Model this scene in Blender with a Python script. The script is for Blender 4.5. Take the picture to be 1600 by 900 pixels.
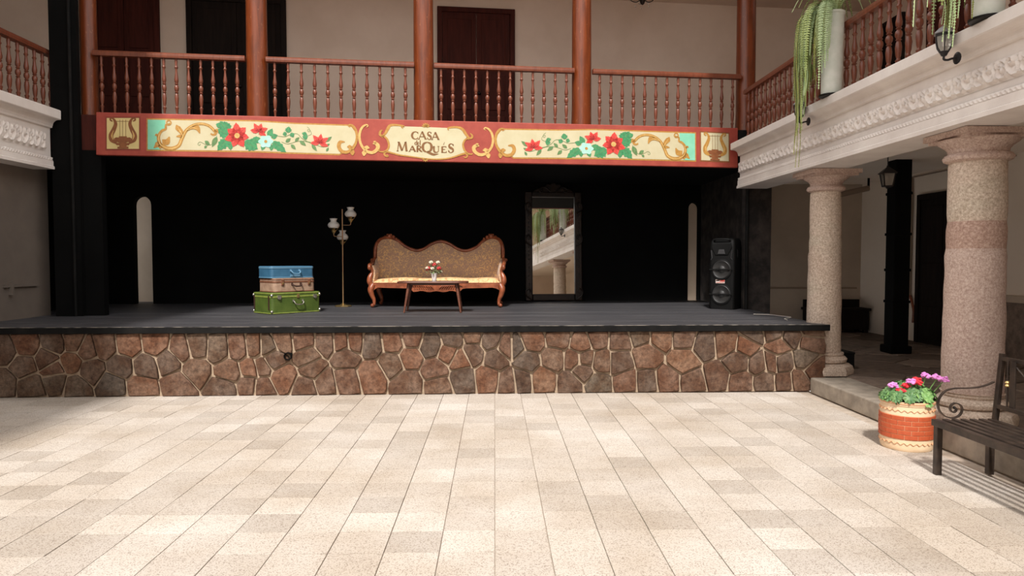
import bpy, bmesh, math, random
import numpy as np
from mathutils import Vector, Matrix, noise as mnoise
random.seed(7)
R = random.Random(11)
for o in list(bpy.data.objects): bpy.data.objects.remove(o)
scene = bpy.context.scene
COL = scene.collection

# ------------------------------------------------------------------ camera, sky, sun, exposure
F = 1100.0; CH = 1.58
YAW = math.atan(27/1100); PIT = math.atan(45/1100)
cam = bpy.data.cameras.new('camera'); camo = bpy.data.objects.new('camera', cam); COL.objects.link(camo)
cam.sensor_width = 36; cam.lens = F/1600*36; cam.clip_end = 200
camo.location = (0, 0, CH); camo.rotation_euler = (math.pi/2-PIT, 0, -YAW)
scene.camera = camo
w = bpy.data.worlds.new('world'); scene.world = w; w.use_nodes = True
bg = w.node_tree.nodes['Background']; bg.inputs[0].default_value = (1.0, 0.975, 0.95, 1); bg.inputs[1].default_value = 1.6
sl = bpy.data.lights.new('sun', 'SUN'); so = bpy.data.objects.new('sun', sl); COL.objects.link(so)
SUN = Vector((0.12, 0.85, -1.0)).normalized()
so.rotation_euler = SUN.to_track_quat('-Z', 'Y').to_euler(); so.location = (-3, -4, 14)
sl.energy = 4.1; sl.angle = math.radians(4.5); sl.color = (1.0, 0.955, 0.90)
scene.view_settings.view_transform = 'Standard'; scene.view_settings.look = 'None'
scene.view_settings.gamma = 1; scene.view_settings.use_curve_mapping = False
scene.view_settings.exposure = 0.12

# measuring helpers: a point of the photograph carried to a real plane of the building
fw = np.array([math.sin(YAW)*math.cos(PIT), math.cos(YAW)*math.cos(PIT), -math.sin(PIT)])
rt = np.array([math.cos(YAW), -math.sin(YAW), 0]); upv = np.cross(rt, fw); C0 = np.array([0, 0, CH])
def ray(x, y): return fw+rt*(x-800)/F-upv*(y-450)/F
def onz(x, y, z): d = ray(x, y); return C0+d*(z-CH)/d[2]
def onY(x, y, Y): d = ray(x, y); return C0+d*Y/d[1]
def onX(x, y, X): d = ray(x, y); return C0+d*X/d[0]
def onl(x, y, a, b): d = ray(x, y); return C0+d*a/(d[1]-b*d[0])
def proj(p):
    q = np.array(p)-C0; z = q@fw
    return 800+F*(q@rt)/z, 450-F*(q@upv)/z, z

# ------------------------------------------------------------------ materials
def lin(c): return tuple(((v/255)/12.92 if v/255 <= .04045 else ((v/255+.055)/1.055)**2.4) for v in c)
def c4(c): return (*lin(c), 1)
MATS = {}
class NT:
    def __init__(s, name):
        s.m = bpy.data.materials.new(name); s.m.use_nodes = True; s.t = s.m.node_tree; s.n = s.t.nodes
        s.b = s.n['Principled BSDF']; MATS[name] = s.m
    def new(s, t, **k):
        n = s.n.new(t)
        for a, v in k.items(): setattr(n, a, v)
        return n
    def link(s, a, b): s.t.links.new(a, b)
    def coord(s, kind='Object', scale=(1, 1, 1)):
        tc = s.new('ShaderNodeTexCoord'); mp = s.new('ShaderNodeMapping'); mp.inputs['Scale'].default_value = scale
        s.link(tc.outputs[kind], mp.inputs[0]); return mp.outputs[0]
    def wpos(s): return s.new('ShaderNodeNewGeometry').outputs['Position']
    def noise(s, co, scale, detail=4, rough=.6, dist=0):
        n = s.new('ShaderNodeTexNoise'); n.inputs['Scale'].default_value = scale; n.inputs['Detail'].default_value = detail
        n.inputs['Roughness'].default_value = rough; n.inputs['Distortion'].default_value = dist
        if co is not None: s.link(co, n.inputs['Vector'])
        return n.outputs['Fac']
    def ramp(s, fac, stops, interp='LINEAR'):
        r = s.new('ShaderNodeValToRGB'); e = r.color_ramp.elements; r.color_ramp.interpolation = interp
        while len(e) < len(stops): e.new(.5)
        for k, (p, c) in enumerate(stops): e[k].position = p; e[k].color = c4(c) if len(c) == 3 else c
        s.link(fac, r.inputs[0]); return r.outputs[0]
    def mix(s, fac, a, b, blend='MIX'):
        m = s.new('ShaderNodeMix', data_type='RGBA', blend_type=blend)
        if isinstance(fac, (int, float)): m.inputs[0].default_value = fac
        else: s.link(fac, m.inputs[0])
        for v, i in ((a, 6), (b, 7)):
            if isinstance(v, tuple): m.inputs[i].default_value = c4(v)
            else: s.link(v, m.inputs[i])
        return m.outputs[2]
    def bump(s, h, strength=.3, dist=.02):
        b = s.new('ShaderNodeBump'); b.inputs['Strength'].default_value = strength; b.inputs['Distance'].default_value = dist
        s.link(h, b.inputs['Height']); s.link(b.outputs[0], s.b.inputs['Normal'])
    def col(s, c): s.link(c, s.b.inputs['Base Color'])
    def set(s, rough=.6, metal=0, spec=.5, **k):
        s.b.inputs['Roughness'].default_value = rough; s.b.inputs['Metallic'].default_value = metal
        s.b.inputs['Specular IOR Level'].default_value = spec
def pm(name, c1, c2=None, scale=8, rough=.6, metal=0, bump=0, bscale=None, detail=4, stretch=(1, 1, 1), lo=.35, hi=.65, spec=.5, world=False, bdist=.01):
    t = NT(name); t.set(rough, metal, spec)
    co = t.wpos() if world else t.coord('Object', stretch)
    if c2 is None: t.b.inputs['Base Color'].default_value = c4(c1)
    else: t.col(t.ramp(t.noise(co, scale, detail), [(lo, c1), (hi, c2)]))
    if bump: t.bump(t.noise(co, bscale or scale*4, 5), bump, bdist)
    return t.m

pm('plaster_beige', (222, 203, 186), (230, 212, 196), 1.5, .9, bump=.15, bscale=14, world=True)
pm('plaster_grey', (184, 168, 150), (200, 184, 166), 1.2, .9, bump=.15, bscale=14, world=True)
pm('plaster_shaded', (104, 94, 86), (120, 108, 98), 1.2, .9, bump=.15, bscale=14, world=True)  # plaster darkened so its colour carries the shade under the left balcony
pm('ceiling_paint', (220, 202, 186), (228, 210, 194), 1.0, .9, world=True)
pm('corridor_lit_plaster', (242, 228, 212), (246, 233, 218), 1.5, .9, bump=.15, bscale=14, world=True)  # beige plaster made paler to stand in for missing corridor light
pm('stucco_white', (222, 212, 206), (236, 228, 222), 2.2, .85, bump=.2, bscale=30, world=True)
pm('black_paint', (7, 7, 7), (12, 12, 12), 2.0, .85, bump=.15, bscale=20, spec=.12, world=True)
pm('wing_lit_black', (40, 37, 36), (74, 66, 62), 5, .8, bump=.2, bscale=24, lo=.4, hi=.75, spec=.2, world=True)  # stage black lightened to carry sunlight on the wing and side wall
pm('black_wear', (14, 14, 14), (30, 28, 27), 5, .8, bump=.2, bscale=24, lo=.45, hi=.75, spec=.2, world=True)
pm('edge_wear', (44, 42, 41), (168, 158, 146), 9, .8, lo=.42, hi=.62, world=True)
pm('concrete', (140, 130, 118), (172, 160, 145), 6, .9, bump=.35, bscale=30, world=True)
pm('mortar', (158, 136, 114), (184, 162, 138), 14, .95, bump=.6, bscale=60, world=True)
pm('grout', (172, 157, 141), (196, 182, 167), 14, .95, world=True)
pm('dark_door', (58, 24, 18), (78, 34, 26), 3, .75, stretch=(6, 6, .6), bump=.1, spec=.2)
pm('black_door', (26, 20, 18), (36, 28, 24), 3, .8, stretch=(6, 6, .6), bump=.1, spec=.15)
pm('iron_black', (24, 23, 24), (36, 34, 34), 20, .45, metal=.6)
pm('iron_bench', (52, 44, 40), (74, 62, 54), 12, .4, metal=.35, bump=.1)
pm('brass', (190, 160, 105), (214, 186, 130), 8, .3, metal=.9)
pm('copper_pole', (196, 168, 120), (170, 120, 96), 3, .35, metal=.7)
pm('speaker_plastic', (5, 5, 5), (8, 8, 8), 40, .6, spec=.3, bump=.1, bscale=200)
pm('speaker_cone', (34, 33, 33), (46, 45, 44), 10, .45)
pm('speaker_silver', (84, 84, 86), None, rough=.35, metal=.5)
pm('sticker_white', (226, 214, 206), (190, 170, 165), 60, .5)
pm('sticker_red', (200, 60, 50), (220, 110, 100), 60, .5)
pm('case_blue', (50, 94, 124), (60, 106, 136), 10, .45, bump=.1, bscale=120)
pm('case_blue_edge', (96, 138, 166), None, rough=.4)
pm('case_tan', (176, 146, 124), (152, 122, 102), 14, .6, bump=.25, bscale=150)
pm('case_tan_trim', (128, 84, 62), (110, 70, 50), 14, .5)
pm('case_green', (66, 86, 30), (82, 100, 40), 8, .5, bump=.15, bscale=90)
pm('case_green_edge', (140, 152, 72), (120, 134, 56), 20, .5)
pm('chrome', (200, 196, 186), None, rough=.25, metal=.9)
pm('dark_leather', (60, 38, 30), None, rough=.5)
pm('rattan_dark', (52, 34, 28), None, rough=.5)
pm('carved_wood', (120, 62, 38), (164, 92, 60), 9, .32, bump=.25, bscale=30)
pm('table_wood', (84, 48, 36), (116, 70, 52), 4, .35, stretch=(1, 8, 8))
pm('porcelain', (232, 228, 222), (206, 202, 200), 18, .2)
pm('opal_glass', (236, 232, 226), (222, 218, 214), 6, .15)
pm('vase_flower_white', (206, 198, 176), None, rough=.6)
pm('vase_flower_red', (170, 36, 40), (196, 60, 58), 20, .6)
pm('vase_leaf', (92, 112, 72), (124, 140, 96), 20, .6)
pm('terracotta', (214, 160, 120), (228, 178, 140), 5, .6, bump=.1)
pm('terracotta_cream', (230, 200, 164), (238, 212, 178), 8, .6)
pm('brick_red', (176, 76, 42), (192, 92, 54), 12, .6, bump=.1)
pm('soil', (50, 36, 28), (70, 52, 40), 30, .95, bump=.5)
pm('leaf_green', (62, 104, 62), (112, 148, 92), 14, .55)
pm('leaf_light', (104, 150, 84), (136, 176, 104), 14, .55)
pm('geranium_red', (206, 28, 44), (226, 60, 70), 30, .6)
pm('geranium_pink', (214, 120, 200), (230, 156, 216), 30, .6)
pm('planter_white', (226, 228, 220), (206, 212, 200), 6, .5)
pm('fern_green', (110, 126, 64), (154, 166, 104), 3, .55)
pm('fern_pale', (156, 178, 124), (184, 202, 154), 3, .55)
pm('fern_olive', (104, 112, 44), (150, 150, 76), 3, .55)
pm('pipe_paint', (150, 130, 112), None, rough=.6)
pm('cable_white', (196, 188, 178), None, rough=.5)
pm('lantern_black', (40, 38, 40), None, rough=.4, metal=.4)
pm('lantern_roof', (120, 116, 118), (150, 146, 146), 12, .4, metal=.4)
pm('gilt_dark', (22, 14, 10), (44, 28, 18), 14, .4, metal=.3, bump=.4, bscale=50)
# wood with varnish streaks
for nm, a, b in (('post_wood', (86, 37, 14), (126, 59, 24)), ('rail_wood', (96, 48, 32), (128, 70, 48))):
    t = NT(nm); t.set(.35); co = t.coord('Object', (9, 9, .8)); f = t.noise(co, 3.0, 6, .65, .6)
    base = t.ramp(f, [(.3, a), (.7, b)])
    if nm == 'post_wood':
        wp = t.wpos(); sep = t.new('ShaderNodeSeparateXYZ'); t.link(wp, sep.inputs[0])
        spots = t.noise(t.coord('Object', (6, 6, 2.5)), 5, 6, .7)
        base = t.mix(t.ramp(spots, [(.6, (0, 0, 0)), (.68, (150, 150, 150))]), base, (196, 138, 96))
    t.col(base); t.bump(f, .2, .01)
# granite-like column stone with patches
t = NT('column_stone'); t.set(.9, spec=.2); wp = t.wpos()
a = t.ramp(t.noise(wp, 48, 5, .8), [(.34, (168, 150, 136)), (.5, (208, 192, 177)), (.66, (238, 227, 216))])
sx = t.new('ShaderNodeMapping'); sx.inputs['Scale'].default_value = (.6, .6, 2.2); t.link(wp, sx.inputs[0])
tint = t.ramp(t.noise(sx.outputs[0], 1.5, 2), [(.38, (232, 218, 208)), (.5, (242, 234, 226)), (.62, (226, 224, 212))])
t.col(t.mix(.55, a, tint, 'MULTIPLY')); t.bump(t.noise(wp, 36, 6, .7), .5, .012)
t = NT('column_stone_pink'); t.set(.9, spec=.2); wp = t.wpos()
a = t.ramp(t.noise(wp, 52, 5, .8), [(.34, (164, 138, 127)), (.5, (196, 172, 160)), (.68, (224, 207, 196))])
t.col(a); t.bump(t.noise(wp, 36, 6, .7), .5, .012)
t = NT('column_stone_rose'); t.set(.9, spec=.2); wp = t.wpos()
t.col(t.ramp(t.noise(wp, 52, 5, .8), [(.34, (150, 120, 107)), (.5, (182, 152, 138)), (.68, (214, 190, 175))])); t.bump(t.noise(wp, 36, 6, .7), .5, .012)
# terrazzo paving tile: one tone per 30 cm cell, speckled
t = NT('terrazzo'); t.set(.75, spec=.3); wp = t.wpos()
off = t.new('ShaderNodeVectorMath', operation='ADD'); off.inputs[1].default_value = (30, 30-.144, 1); t.link(wp, off.inputs[0])
dv = t.new('ShaderNodeVectorMath', operation='MULTIPLY'); dv.inputs[1].default_value = (1/.3, 1/.3, 0); t.link(off.outputs[0], dv.inputs[0])
fl = t.new('ShaderNodeVectorMath', operation='FLOOR'); t.link(dv.outputs[0], fl.inputs[0])
wn = t.new('ShaderNodeTexWhiteNoise'); t.link(fl.outputs[0], wn.inputs['Vector'])
tone = t.ramp(wn.outputs['Value'], [(0, (189, 182, 175)), (.45, (202, 195, 188)), (1, (212, 206, 200))])
vo = t.new('ShaderNodeTexVoronoi'); vo.inputs['Scale'].default_value = 190; t.link(wp, vo.inputs['Vector'])
sepc = t.new('ShaderNodeSeparateColor'); t.link(vo.outputs['Color'], sepc.inputs[0])
spk = t.ramp(sepc.outputs[0], [(.0, (140, 122, 104)), (.15, (164, 146, 128)), (.24, (238, 232, 224)), (1, (252, 249, 245))])
big = t.ramp(t.noise(wp, .9, 3), [(.35, (232, 226, 218)), (.65, (255, 255, 255))])
t.col(t.mix(1.0, t.mix(.62, tone, spk, 'MULTIPLY'), big, 'MULTIPLY'))
# rubble stones: one tone per stone
t = NT('rubble'); t.set(.85, spec=.25); oi = t.new('ShaderNodeObjectInfo'); wp = t.wpos()
tone = t.ramp(oi.outputs['Random'], [(0, (116, 106, 98)), (.2, (136, 112, 98)), (.4, (144, 114, 98)), (.55, (128, 116, 104)), (.7, (154, 118, 98)), (.85, (116, 100, 90)), (1, (160, 126, 104))])
g = t.ramp(t.noise(wp, 22, 6, .75), [(.3, (120, 112, 106)), (.5, (200, 196, 190)), (.72, (255, 250, 240))])
st = t.ramp(t.noise(wp, 5, 4), [(.4, (210, 190, 176)), (.62, (255, 255, 255))])
t.col(t.mix(1, t.mix(.9, tone, g, 'MULTIPLY'), st, 'MULTIPLY')); t.bump(t.noise(wp, 30, 6, .7), .55, .015)
t = NT('flagstone'); t.set(.7, spec=.4); oi = t.new('ShaderNodeObjectInfo'); wp = t.wpos()
tone = t.ramp(oi.outputs['Random'], [(0, (112, 98, 88)), (.5, (136, 122, 112)), (1, (156, 140, 128))])
g = t.ramp(t.noise(wp, 9, 6, .7), [(.3, (160, 150, 144)), (.7, (255, 250, 244))])
t.col(t.mix(.9, tone, g, 'MULTIPLY')); t.bump(t.noise(wp, 20, 5), .35, .01)
# stage boards: dark paint, scuffs, flecks
t = NT('stage_boards'); t.set(.55, spec=.4); wp = t.wpos(); oi = t.new('ShaderNodeObjectInfo')
mp = t.new('ShaderNodeMapping'); mp.inputs['Scale'].default_value = (.5, 5, 1); t.link(wp, mp.inputs[0])
base = t.ramp(t.noise(mp.outputs[0], 3, 6, .7), [(.3, (48, 48, 52)), (.55, (68, 67, 70)), (.75, (92, 90, 92))])
fle = t.noise(wp, 42, 3, .5)
c = t.mix(t.ramp(fle, [(.69, (0, 0, 0)), (.73, (190, 190, 190))]), base, (170, 160, 146))
t.col(c); t.bump(t.noise(mp.outputs[0], 6, 5), .2, .01)
# sofa brocade: taupe velvet with gold curling sprays
t = NT('brocade'); t.set(.6, spec=.3); co = t.coord('Object', (1, .4, 1))
n1 = t.noise(co, 10, 1.2, .5, 2.0)
ln = t.ramp(n1, [(.445, (0, 0, 0)), (.47, (255, 255, 255)), (.5, (255, 255, 255)), (.525, (0, 0, 0))])
n2 = t.noise(co, 26, 2, .5, .8)
sp = t.ramp(n2, [(.64, (0, 0, 0)), (.67, (255, 255, 255))])
msk = t.mix(1, ln, sp, 'LIGHTEN')
t.col(t.mix(msk, (186, 150, 128), (236, 196, 138))); t.bump(msk, .25, .006)
t.b.inputs['Sheen Weight'].default_value = .25
t = NT('brocade_seat'); t.set(.6, spec=.3); co = t.coord('Object', (1, 1, 1))
n1 = t.noise(co, 14, 2, .5, 1.4)
t.col(t.ramp(n1, [(.4, (196, 152, 108)), (.5, (236, 200, 146)), (.6, (222, 180, 136))])); t.bump(n1, .2, .008)
# mirror
t = NT('mirror_glass'); t.set(.0, 1.0); t.b.inputs['Base Color'].default_value = (.86, .87, .85, 1)
t = NT('lantern_glass'); t.set(.15); t.b.inputs['Base Color'].default_value = (.75, .72, .66, 1); t.b.inputs['Transmission Weight'].default_value = .7
t = NT('crystal'); t.set(.05); t.b.inputs['Base Color'].default_value = (.85, .8, .75, 1); t.b.inputs['Transmission Weight'].default_value = .8
# banner paints
pm('paint_red', (150, 58, 46), (166, 72, 56), 5, .6, bump=.1, bscale=30)
pm('paint_red_dark', (132, 52, 36), None, rough=.6)
pm('paint_cream', (194, 184, 148), (202, 193, 160), 4, .6)
pm('paint_tan', (206, 184, 122), (216, 196, 136), 4, .6)
pm('paint_teal', (120, 196, 164), (136, 206, 176), 4, .6)
pm('paint_gold', (186, 140, 66), (168, 118, 48), 30, .55)
pm('paint_gold_light', (214, 178, 110), (196, 154, 84), 30, .55)
pm('paint_brown', (122, 68, 34), (140, 84, 44), 20, .6)
pm('paint_letter', (132, 90, 46), (120, 78, 38), 20, .6)
pm('paint_leaf', (70, 150, 96), (52, 126, 82), 30, .6)
pm('paint_leaf_olive', (112, 140, 88), (88, 118, 70), 30, .6)
pm('paint_flower', (206, 50, 46), (222, 78, 66), 25, .6)
pm('paint_flower_dark', (150, 30, 34), None, rough=.6)
pm('paint_blue', (158, 214, 196), (176, 224, 208), 25, .6)

# ------------------------------------------------------------------ mesh builder
class MB:
    def __init__(s): s.v = []; s.f = []
    def add(s, v, f):
        b = len(s.v); s.v += [tuple(p) for p in v]; s.f += [tuple(i+b for i in q) for q in f]; return s
    def box(s, x0, x1, y0, y1, z0, z1):
        return s.add([(x0, y0, z0), (x1, y0, z0), (x1, y1, z0), (x0, y1, z0), (x0, y0, z1), (x1, y0, z1), (x1, y1, z1), (x0, y1, z1)],
                     [(0, 3, 2, 1), (4, 5, 6, 7), (0, 1, 5, 4), (1, 2, 6, 5), (2, 3, 7, 6), (3, 0, 4, 7)])
    def bar(s, a, b, wx, wy):      # square bar between two points, wx across, wy deep
        a = Vector(a); b = Vector(b); d = (b-a).normalized(); u = Vector((0, 0, 1)) if abs(d.z) < .9 else Vector((1, 0, 0))
        x = d.cross(u).normalized(); y = x.cross(d); v = []
        for p in (a, b):
            for i, j in ((-1, -1), (1, -1), (1, 1), (-1, 1)): v.append(p+x*i*wx/2+y*j*wy/2)
        return s.add(v, [(0, 3, 2, 1), (4, 5, 6, 7), (0, 1, 5, 4), (1, 2, 6, 5), (2, 3, 7, 6), (3, 0, 4, 7)])
    def lathe(s, prof, seg=16, c=(0, 0, 0), jit=0, cap=True):
        v = []; f = []; n = len(prof)
        for r, z in prof:
            for k in range(seg):
                a = 2*math.pi*k/seg; rr = r
                if jit: rr = r+jit*mnoise.noise(Vector((math.cos(a)*r*6+c[0]*3, math.sin(a)*r*6+c[1]*3, z*5)))
                v.append((c[0]+rr*math.cos(a), c[1]+rr*math.sin(a), c[2]+z))
        for i in range(n-1):
            for k in range(seg):
                k2 = (k+1) % seg; f.append((i*seg+k, i*seg+k2, (i+1)*seg+k2, (i+1)*seg+k))
        if cap: f.append(tuple(range(seg-1, -1, -1))); f.append(tuple((n-1)*seg+k for k in range(seg)))
        return s.add(v, f)
    def tube(s, pts, r, seg=8, cap=True, flat=1.0):
        pts = [Vector(p) for p in pts]; n = len(pts); rs = r if isinstance(r, (list, tuple)) else [r]*n
        tg = [(pts[min(i+1, n-1)]-pts[max(i-1, 0)]).normalized() for i in range(n)]
        u = tg[0].orthogonal().normalized(); v = []; f = []
        for i in range(n):
            u = (u-tg[i]*u.dot(tg[i]))
            if u.length < 1e-6: u = tg[i].orthogonal()
            u.normalize(); w_ = tg[i].cross(u)
            for k in range(seg):
                a = 2*math.pi*k/seg; v.append(pts[i]+u*math.cos(a)*rs[i]+w_*math.sin(a)*rs[i]*flat)
        for i in range(n-1):
            for k in range(seg):
                k2 = (k+1) % seg; f.append((i*seg+k, i*seg+k2, (i+1)*seg+k2, (i+1)*seg+k))
        if cap: f.append(tuple(range(seg-1, -1, -1))); f.append(tuple((n-1)*seg+k for k in range(seg)))
        return s.add(v, f)
    def prism(s, poly, y0, y1):    # outline in x,z, thick along y
        n = len(poly); v = [(x, y0, z) for x, z in poly]+[(x, y1, z) for x, z in poly]
        f = [tuple(range(n)), tuple(range(2*n-1, n-1, -1))]+[(i, i+n, (i+1) % n+n, (i+1) % n) for i in range(n)]
        return s.add(v, f)
    def profx(s, prof, y0, y1):    # profile in x,z swept along y
        return s.prism(prof, y0, y1)
    def ball(s, c, r, seg=10, rings=6):
        r = r if isinstance(r, (list, tuple)) else (r, r, r); v = []; f = []
        for i in range(rings+1):
            t_ = math.pi*i/rings
            for k in range(seg):
                a = 2*math.pi*k/seg; v.append((c[0]+r[0]*math.sin(t_)*math.cos(a), c[1]+r[1]*math.sin(t_)*math.sin(a), c[2]+r[2]*math.cos(t_)))
        for i in range(rings):
            for k in range(seg):
                k2 = (k+1) % seg; f.append((i*seg+k, (i+1)*seg+k, (i+1)*seg+k2, i*seg+k2))
        return s.add(v, f)
    def mesh(s, name, mat, smooth=False):
        me = bpy.data.meshes.new(name); me.from_pydata(s.v, [], s.f); me.validate()
        bm = bmesh.new(); bm.from_mesh(me); bmesh.ops.recalc_face_normals(bm, faces=bm.faces); bm.to_mesh(me); bm.free()
        me.materials.append(MATS[mat])
        if smooth:
            me.polygons.foreach_set('use_smooth', [True]*len(me.polygons))
            me.set_sharp_from_angle(angle=math.radians(smooth if smooth is not True else 40))
        me.update(); return me
    def build(s, name, mat, parent=None, loc=(0, 0, 0), rot=(0, 0, 0), smooth=False, bevel=0):
        return link(name, s.mesh(name, mat, smooth), parent, loc, rot, bevel)
def link(name, me, parent=None, loc=(0, 0, 0), rot=(0, 0, 0), bevel=0, scale=None):
    o = bpy.data.objects.new(name, me); COL.objects.link(o); o.parent = parent; o.location = loc; o.rotation_euler = rot
    if scale: o.scale = scale
    if bevel:
        b = o.modifiers.new('bevel', 'BEVEL'); b.width = bevel; b.segments = 2; b.limit_method = 'ANGLE'; b.angle_limit = math.radians(40)
    return o
def empty(name, loc=(0, 0, 0), rz=0, rot=None):
    o = bpy.data.objects.new(name, None); COL.objects.link(o); o.location = loc; o.rotation_euler = rot or (0, 0, rz); o.empty_display_size = .1
    return o
def tag(o, label, cat, group=None):
    o['label'] = label; o['category'] = cat
    if group: o['group'] = group
    return o
def struct(o, label=None, cat=None):
    o['kind'] = 'structure'
    if label: o['label'] = label
    if cat: o['category'] = cat
    return o
def spline(pts, n=8, closed=False):
    P = [Vector(p) for p in pts]; out = []; m = len(P)
    for i in range(m if closed else m-1):
        p0 = P[(i-1) % m] if closed or i > 0 else P[0]*2-P[1]
        p1 = P[i]; p2 = P[(i+1) % m]; p3 = P[(i+2) % m] if closed or i+2 < m else P[-1]*2-P[-2]
        for k in range(n):
            t_ = k/n; t2 = t_*t_; t3 = t2*t_
            out.append(.5*((2*p1)+(p2-p0)*t_+(2*p0-5*p1+4*p2-p3)*t2+(3*p1-p0-3*p2+p3)*t3))
    if not closed: out.append(P[-1])
    return out
def ribbon(mb, pts, ws, y, n=6):
    """flat stroke of varying width in x,z at depth y"""
    P = spline([(p[0], p[1], 0) for p in pts], n); m = len(P)
    W = [np.interp(i/(m-1), np.linspace(0, 1, len(ws)), ws) for i in range(m)]
    v = []; f = []
    for i in range(m):
        d = (P[min(i+1, m-1)]-P[max(i-1, 0)]); d = Vector((d.x, d.y)).normalized(); nn = Vector((-d.y, d.x))
        v += [(P[i].x+nn.x*W[i]/2, y, P[i].y+nn.y*W[i]/2), (P[i].x-nn.x*W[i]/2, y, P[i].y-nn.y*W[i]/2)]
    for i in range(m-1): f.append((2*i, 2*i+2, 2*i+3, 2*i+1))
    mb.add(v, f)
def clip(poly, nx, nz, d):     # keep nx*x+nz*z<=d
    out = []
    for i in range(len(poly)):
        a = poly[i]; b = poly[(i+1) % len(poly)]; da = nx*a[0]+nz*a[1]-d; db = nx*b[0]+nz*b[1]-d
        if da <= 0: out.append(a)
        if da*db < 0: t_ = da/(da-db); out.append((a[0]+(b[0]-a[0])*t_, a[1]+(b[1]-a[1])*t_))
    return out
def voronoi(seeds, box, gap=0.0):
    cells = []
    for i, (sx, sz) in enumerate(seeds):
        poly = [(box[0], box[2]), (box[1], box[2]), (box[1], box[3]), (box[0], box[3])]
        for j, (tx, tz) in enumerate(seeds):
            if i == j or abs(tx-sx) > 2.5: continue
            dx, dz = tx-sx, tz-sz; L = math.hypot(dx, dz)
            if L < 1e-6: continue
            nx, nz = dx/L, dz/L
            poly = clip(poly, nx, nz, nx*(sx+tx)/2+nz*(sz+tz)/2-gap)
            if len(poly) < 3: break
        cells.append(poly)
    return cells
def slab_mesh(poly, h, bev, rng, up='y', jit=.006):
    """stone of polygon outline (2D), with split jittered edges and a rounded rim; returns MB centred at centroid"""
    cx = sum(p[0] for p in poly)/len(poly); cz = sum(p[1] for p in poly)/len(poly); pts = []
    for i in range(len(poly)):
        a = poly[i]; b = poly[(i+1) % len(poly)]; L = math.hypot(b[0]-a[0], b[1]-a[1]); k = 2 if L > .1 else 1
        if L < .004: continue
        for q in range(k):
            t_ = (q+.12*(q == 0 and 1)) / k if q == 0 else q/k
            pts.append((a[0]+(b[0]-a[0])*t_-cx+rng.uniform(-jit, jit), a[1]+(b[1]-a[1])*t_-cz+rng.uniform(-jit, jit)))
    n = len(pts); m = MB()
    def ring(sc, hh): 
        return [((x*sc, -hh, z*sc) if up == 'y' else (x*sc, z*sc, hh)) for x, z in pts]
    rad = max(.02, sum(math.hypot(x, z) for x, z in pts)/n); s2 = 1-bev/rad
    v = ring(1, 0)+ring(1, h-bev)+ring(s2, h)
    f = [(i, (i+1) % n, (i+1) % n+n, i+n) for i in range(n)]+[(i+n, (i+1) % n+n, (i+1) % n+2*n, i+2*n) for i in range(n)]+[tuple(range(2*n, 3*n))]
    m.add(v, f); return m, cx, cz

# ================================================================== THE SETTING
PHI = math.atan(.112); FA, FB = 10.42, .112          # facade over the stage: Y = FA + FB X
PHB = math.atan(.10); BA, BB = 13.1, .10              # back wall
PHS = math.atan(.017); SA, SB = 8.22, .017            # stone front of the stage
def fs(x): return x/math.cos(PHI)                      # world x on the facade -> distance along it
def bs(x): return x/math.cos(PHB)
SH = .80                                               # stage floor height

# --- courtyard floor of terrazzo tiles
fl = struct(MB().box(-6.4, 3.80, -7.0, 9.0, -.10, -.012).build('floor', 'grout'))
fl['label'] = 'sunlit courtyard floor of pale speckled square tiles'
def tile_mb(h):
    a = .1477; b = .1465; v = [(-a, -a, -.012), (a, -a, -.012), (a, a, -.012), (-a, a, -.012), (-a, -a, -.0018), (a, -a, -.0018), (a, a, -.0018), (-a, a, -.0018), (-b, -b, 0), (b, -b, 0), (b, b, 0), (-b, b, 0)]
    f = [(8, 9, 10, 11)]
    for i in range(4):
        j = (i+1) % 4; f += [(i, j, j+4, i+4), (i+4, j+4, j+8, i+8)]
    return MB().add([(x, y, z) for x, y, z in v], f)
tme = tile_mb(0).mesh('tile', 'terrazzo')
cand = []
for i in range(-21, 13):
    for j in range(-24, 28):
        x = .15+.3*i; y = .144+.15+.3*j
        if x > 3.74 or y > 8.19 or x < -6.3: continue
        vis = None
        if y > 2.6:
            px, py, zc = proj((x, y, 0))
            if -20 < px < 1620 and 600 < py < 925: vis = 1/zc**3
        cand.append((vis or 0, x, y))
cand.sort(reverse=True)
rest = MB()
for k, (vv, x, y) in enumerate(cand):
    dz = R.uniform(-.0012, .0012)
    if vv and k < 300: link('tile', tme, fl, (x, y, dz), (R.uniform(-.002, .002), R.uniform(-.002, .002), R.uniform(-.003, .003)))
    else:
        tm = tile_mb(0); rest.add([(a+x, b+y, c+dz) for a, b, c in tm.v], tm.f)
o = rest.build('tile_field', 'terrazzo', fl); o['kind'] = 'stuff'

# --- right corridor: kerb, flagstones, walls
KX = 3.735
o = MB().box(KX, KX+.46, -7, 8.20, 0, .18).build('trim_1', 'concrete', bevel=.015); struct(o, 'low concrete kerb along the right arcade', None)
cf = struct(MB().box(KX+.46, 7.4, -7, 13.9, 0, .155).build('floor_corridor', 'mortar'), 'flagstone floor of the shaded right corridor')
rf = random.Random(5); yy = 2.0; row = 0
seeds = []
for yk in np.arange(3.0, 13.6, .62):
    x = KX+.5+(.3 if row % 2 else .08)
    while x < 7.3:
        seeds.append((x+rf.uniform(-.14, .14), yk+rf.uniform(-.12, .12))); x += rf.uniform(.62, .95)
    row += 1
for poly in voronoi(seeds, (KX+.47, 7.25, 2.7, 13.6), .011):
    if len(poly) < 3: continue
    m, cx, cz = slab_mesh(poly, .025, .006, rf, 'z', .008); m.build('flagstone', 'flagstone', cf, (cx, cz, .155))
o = MB().box(3.97, KX+.46, 8.2, 13.9, 0, .155).build('floor_arcade', 'mortar', cf)

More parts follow.
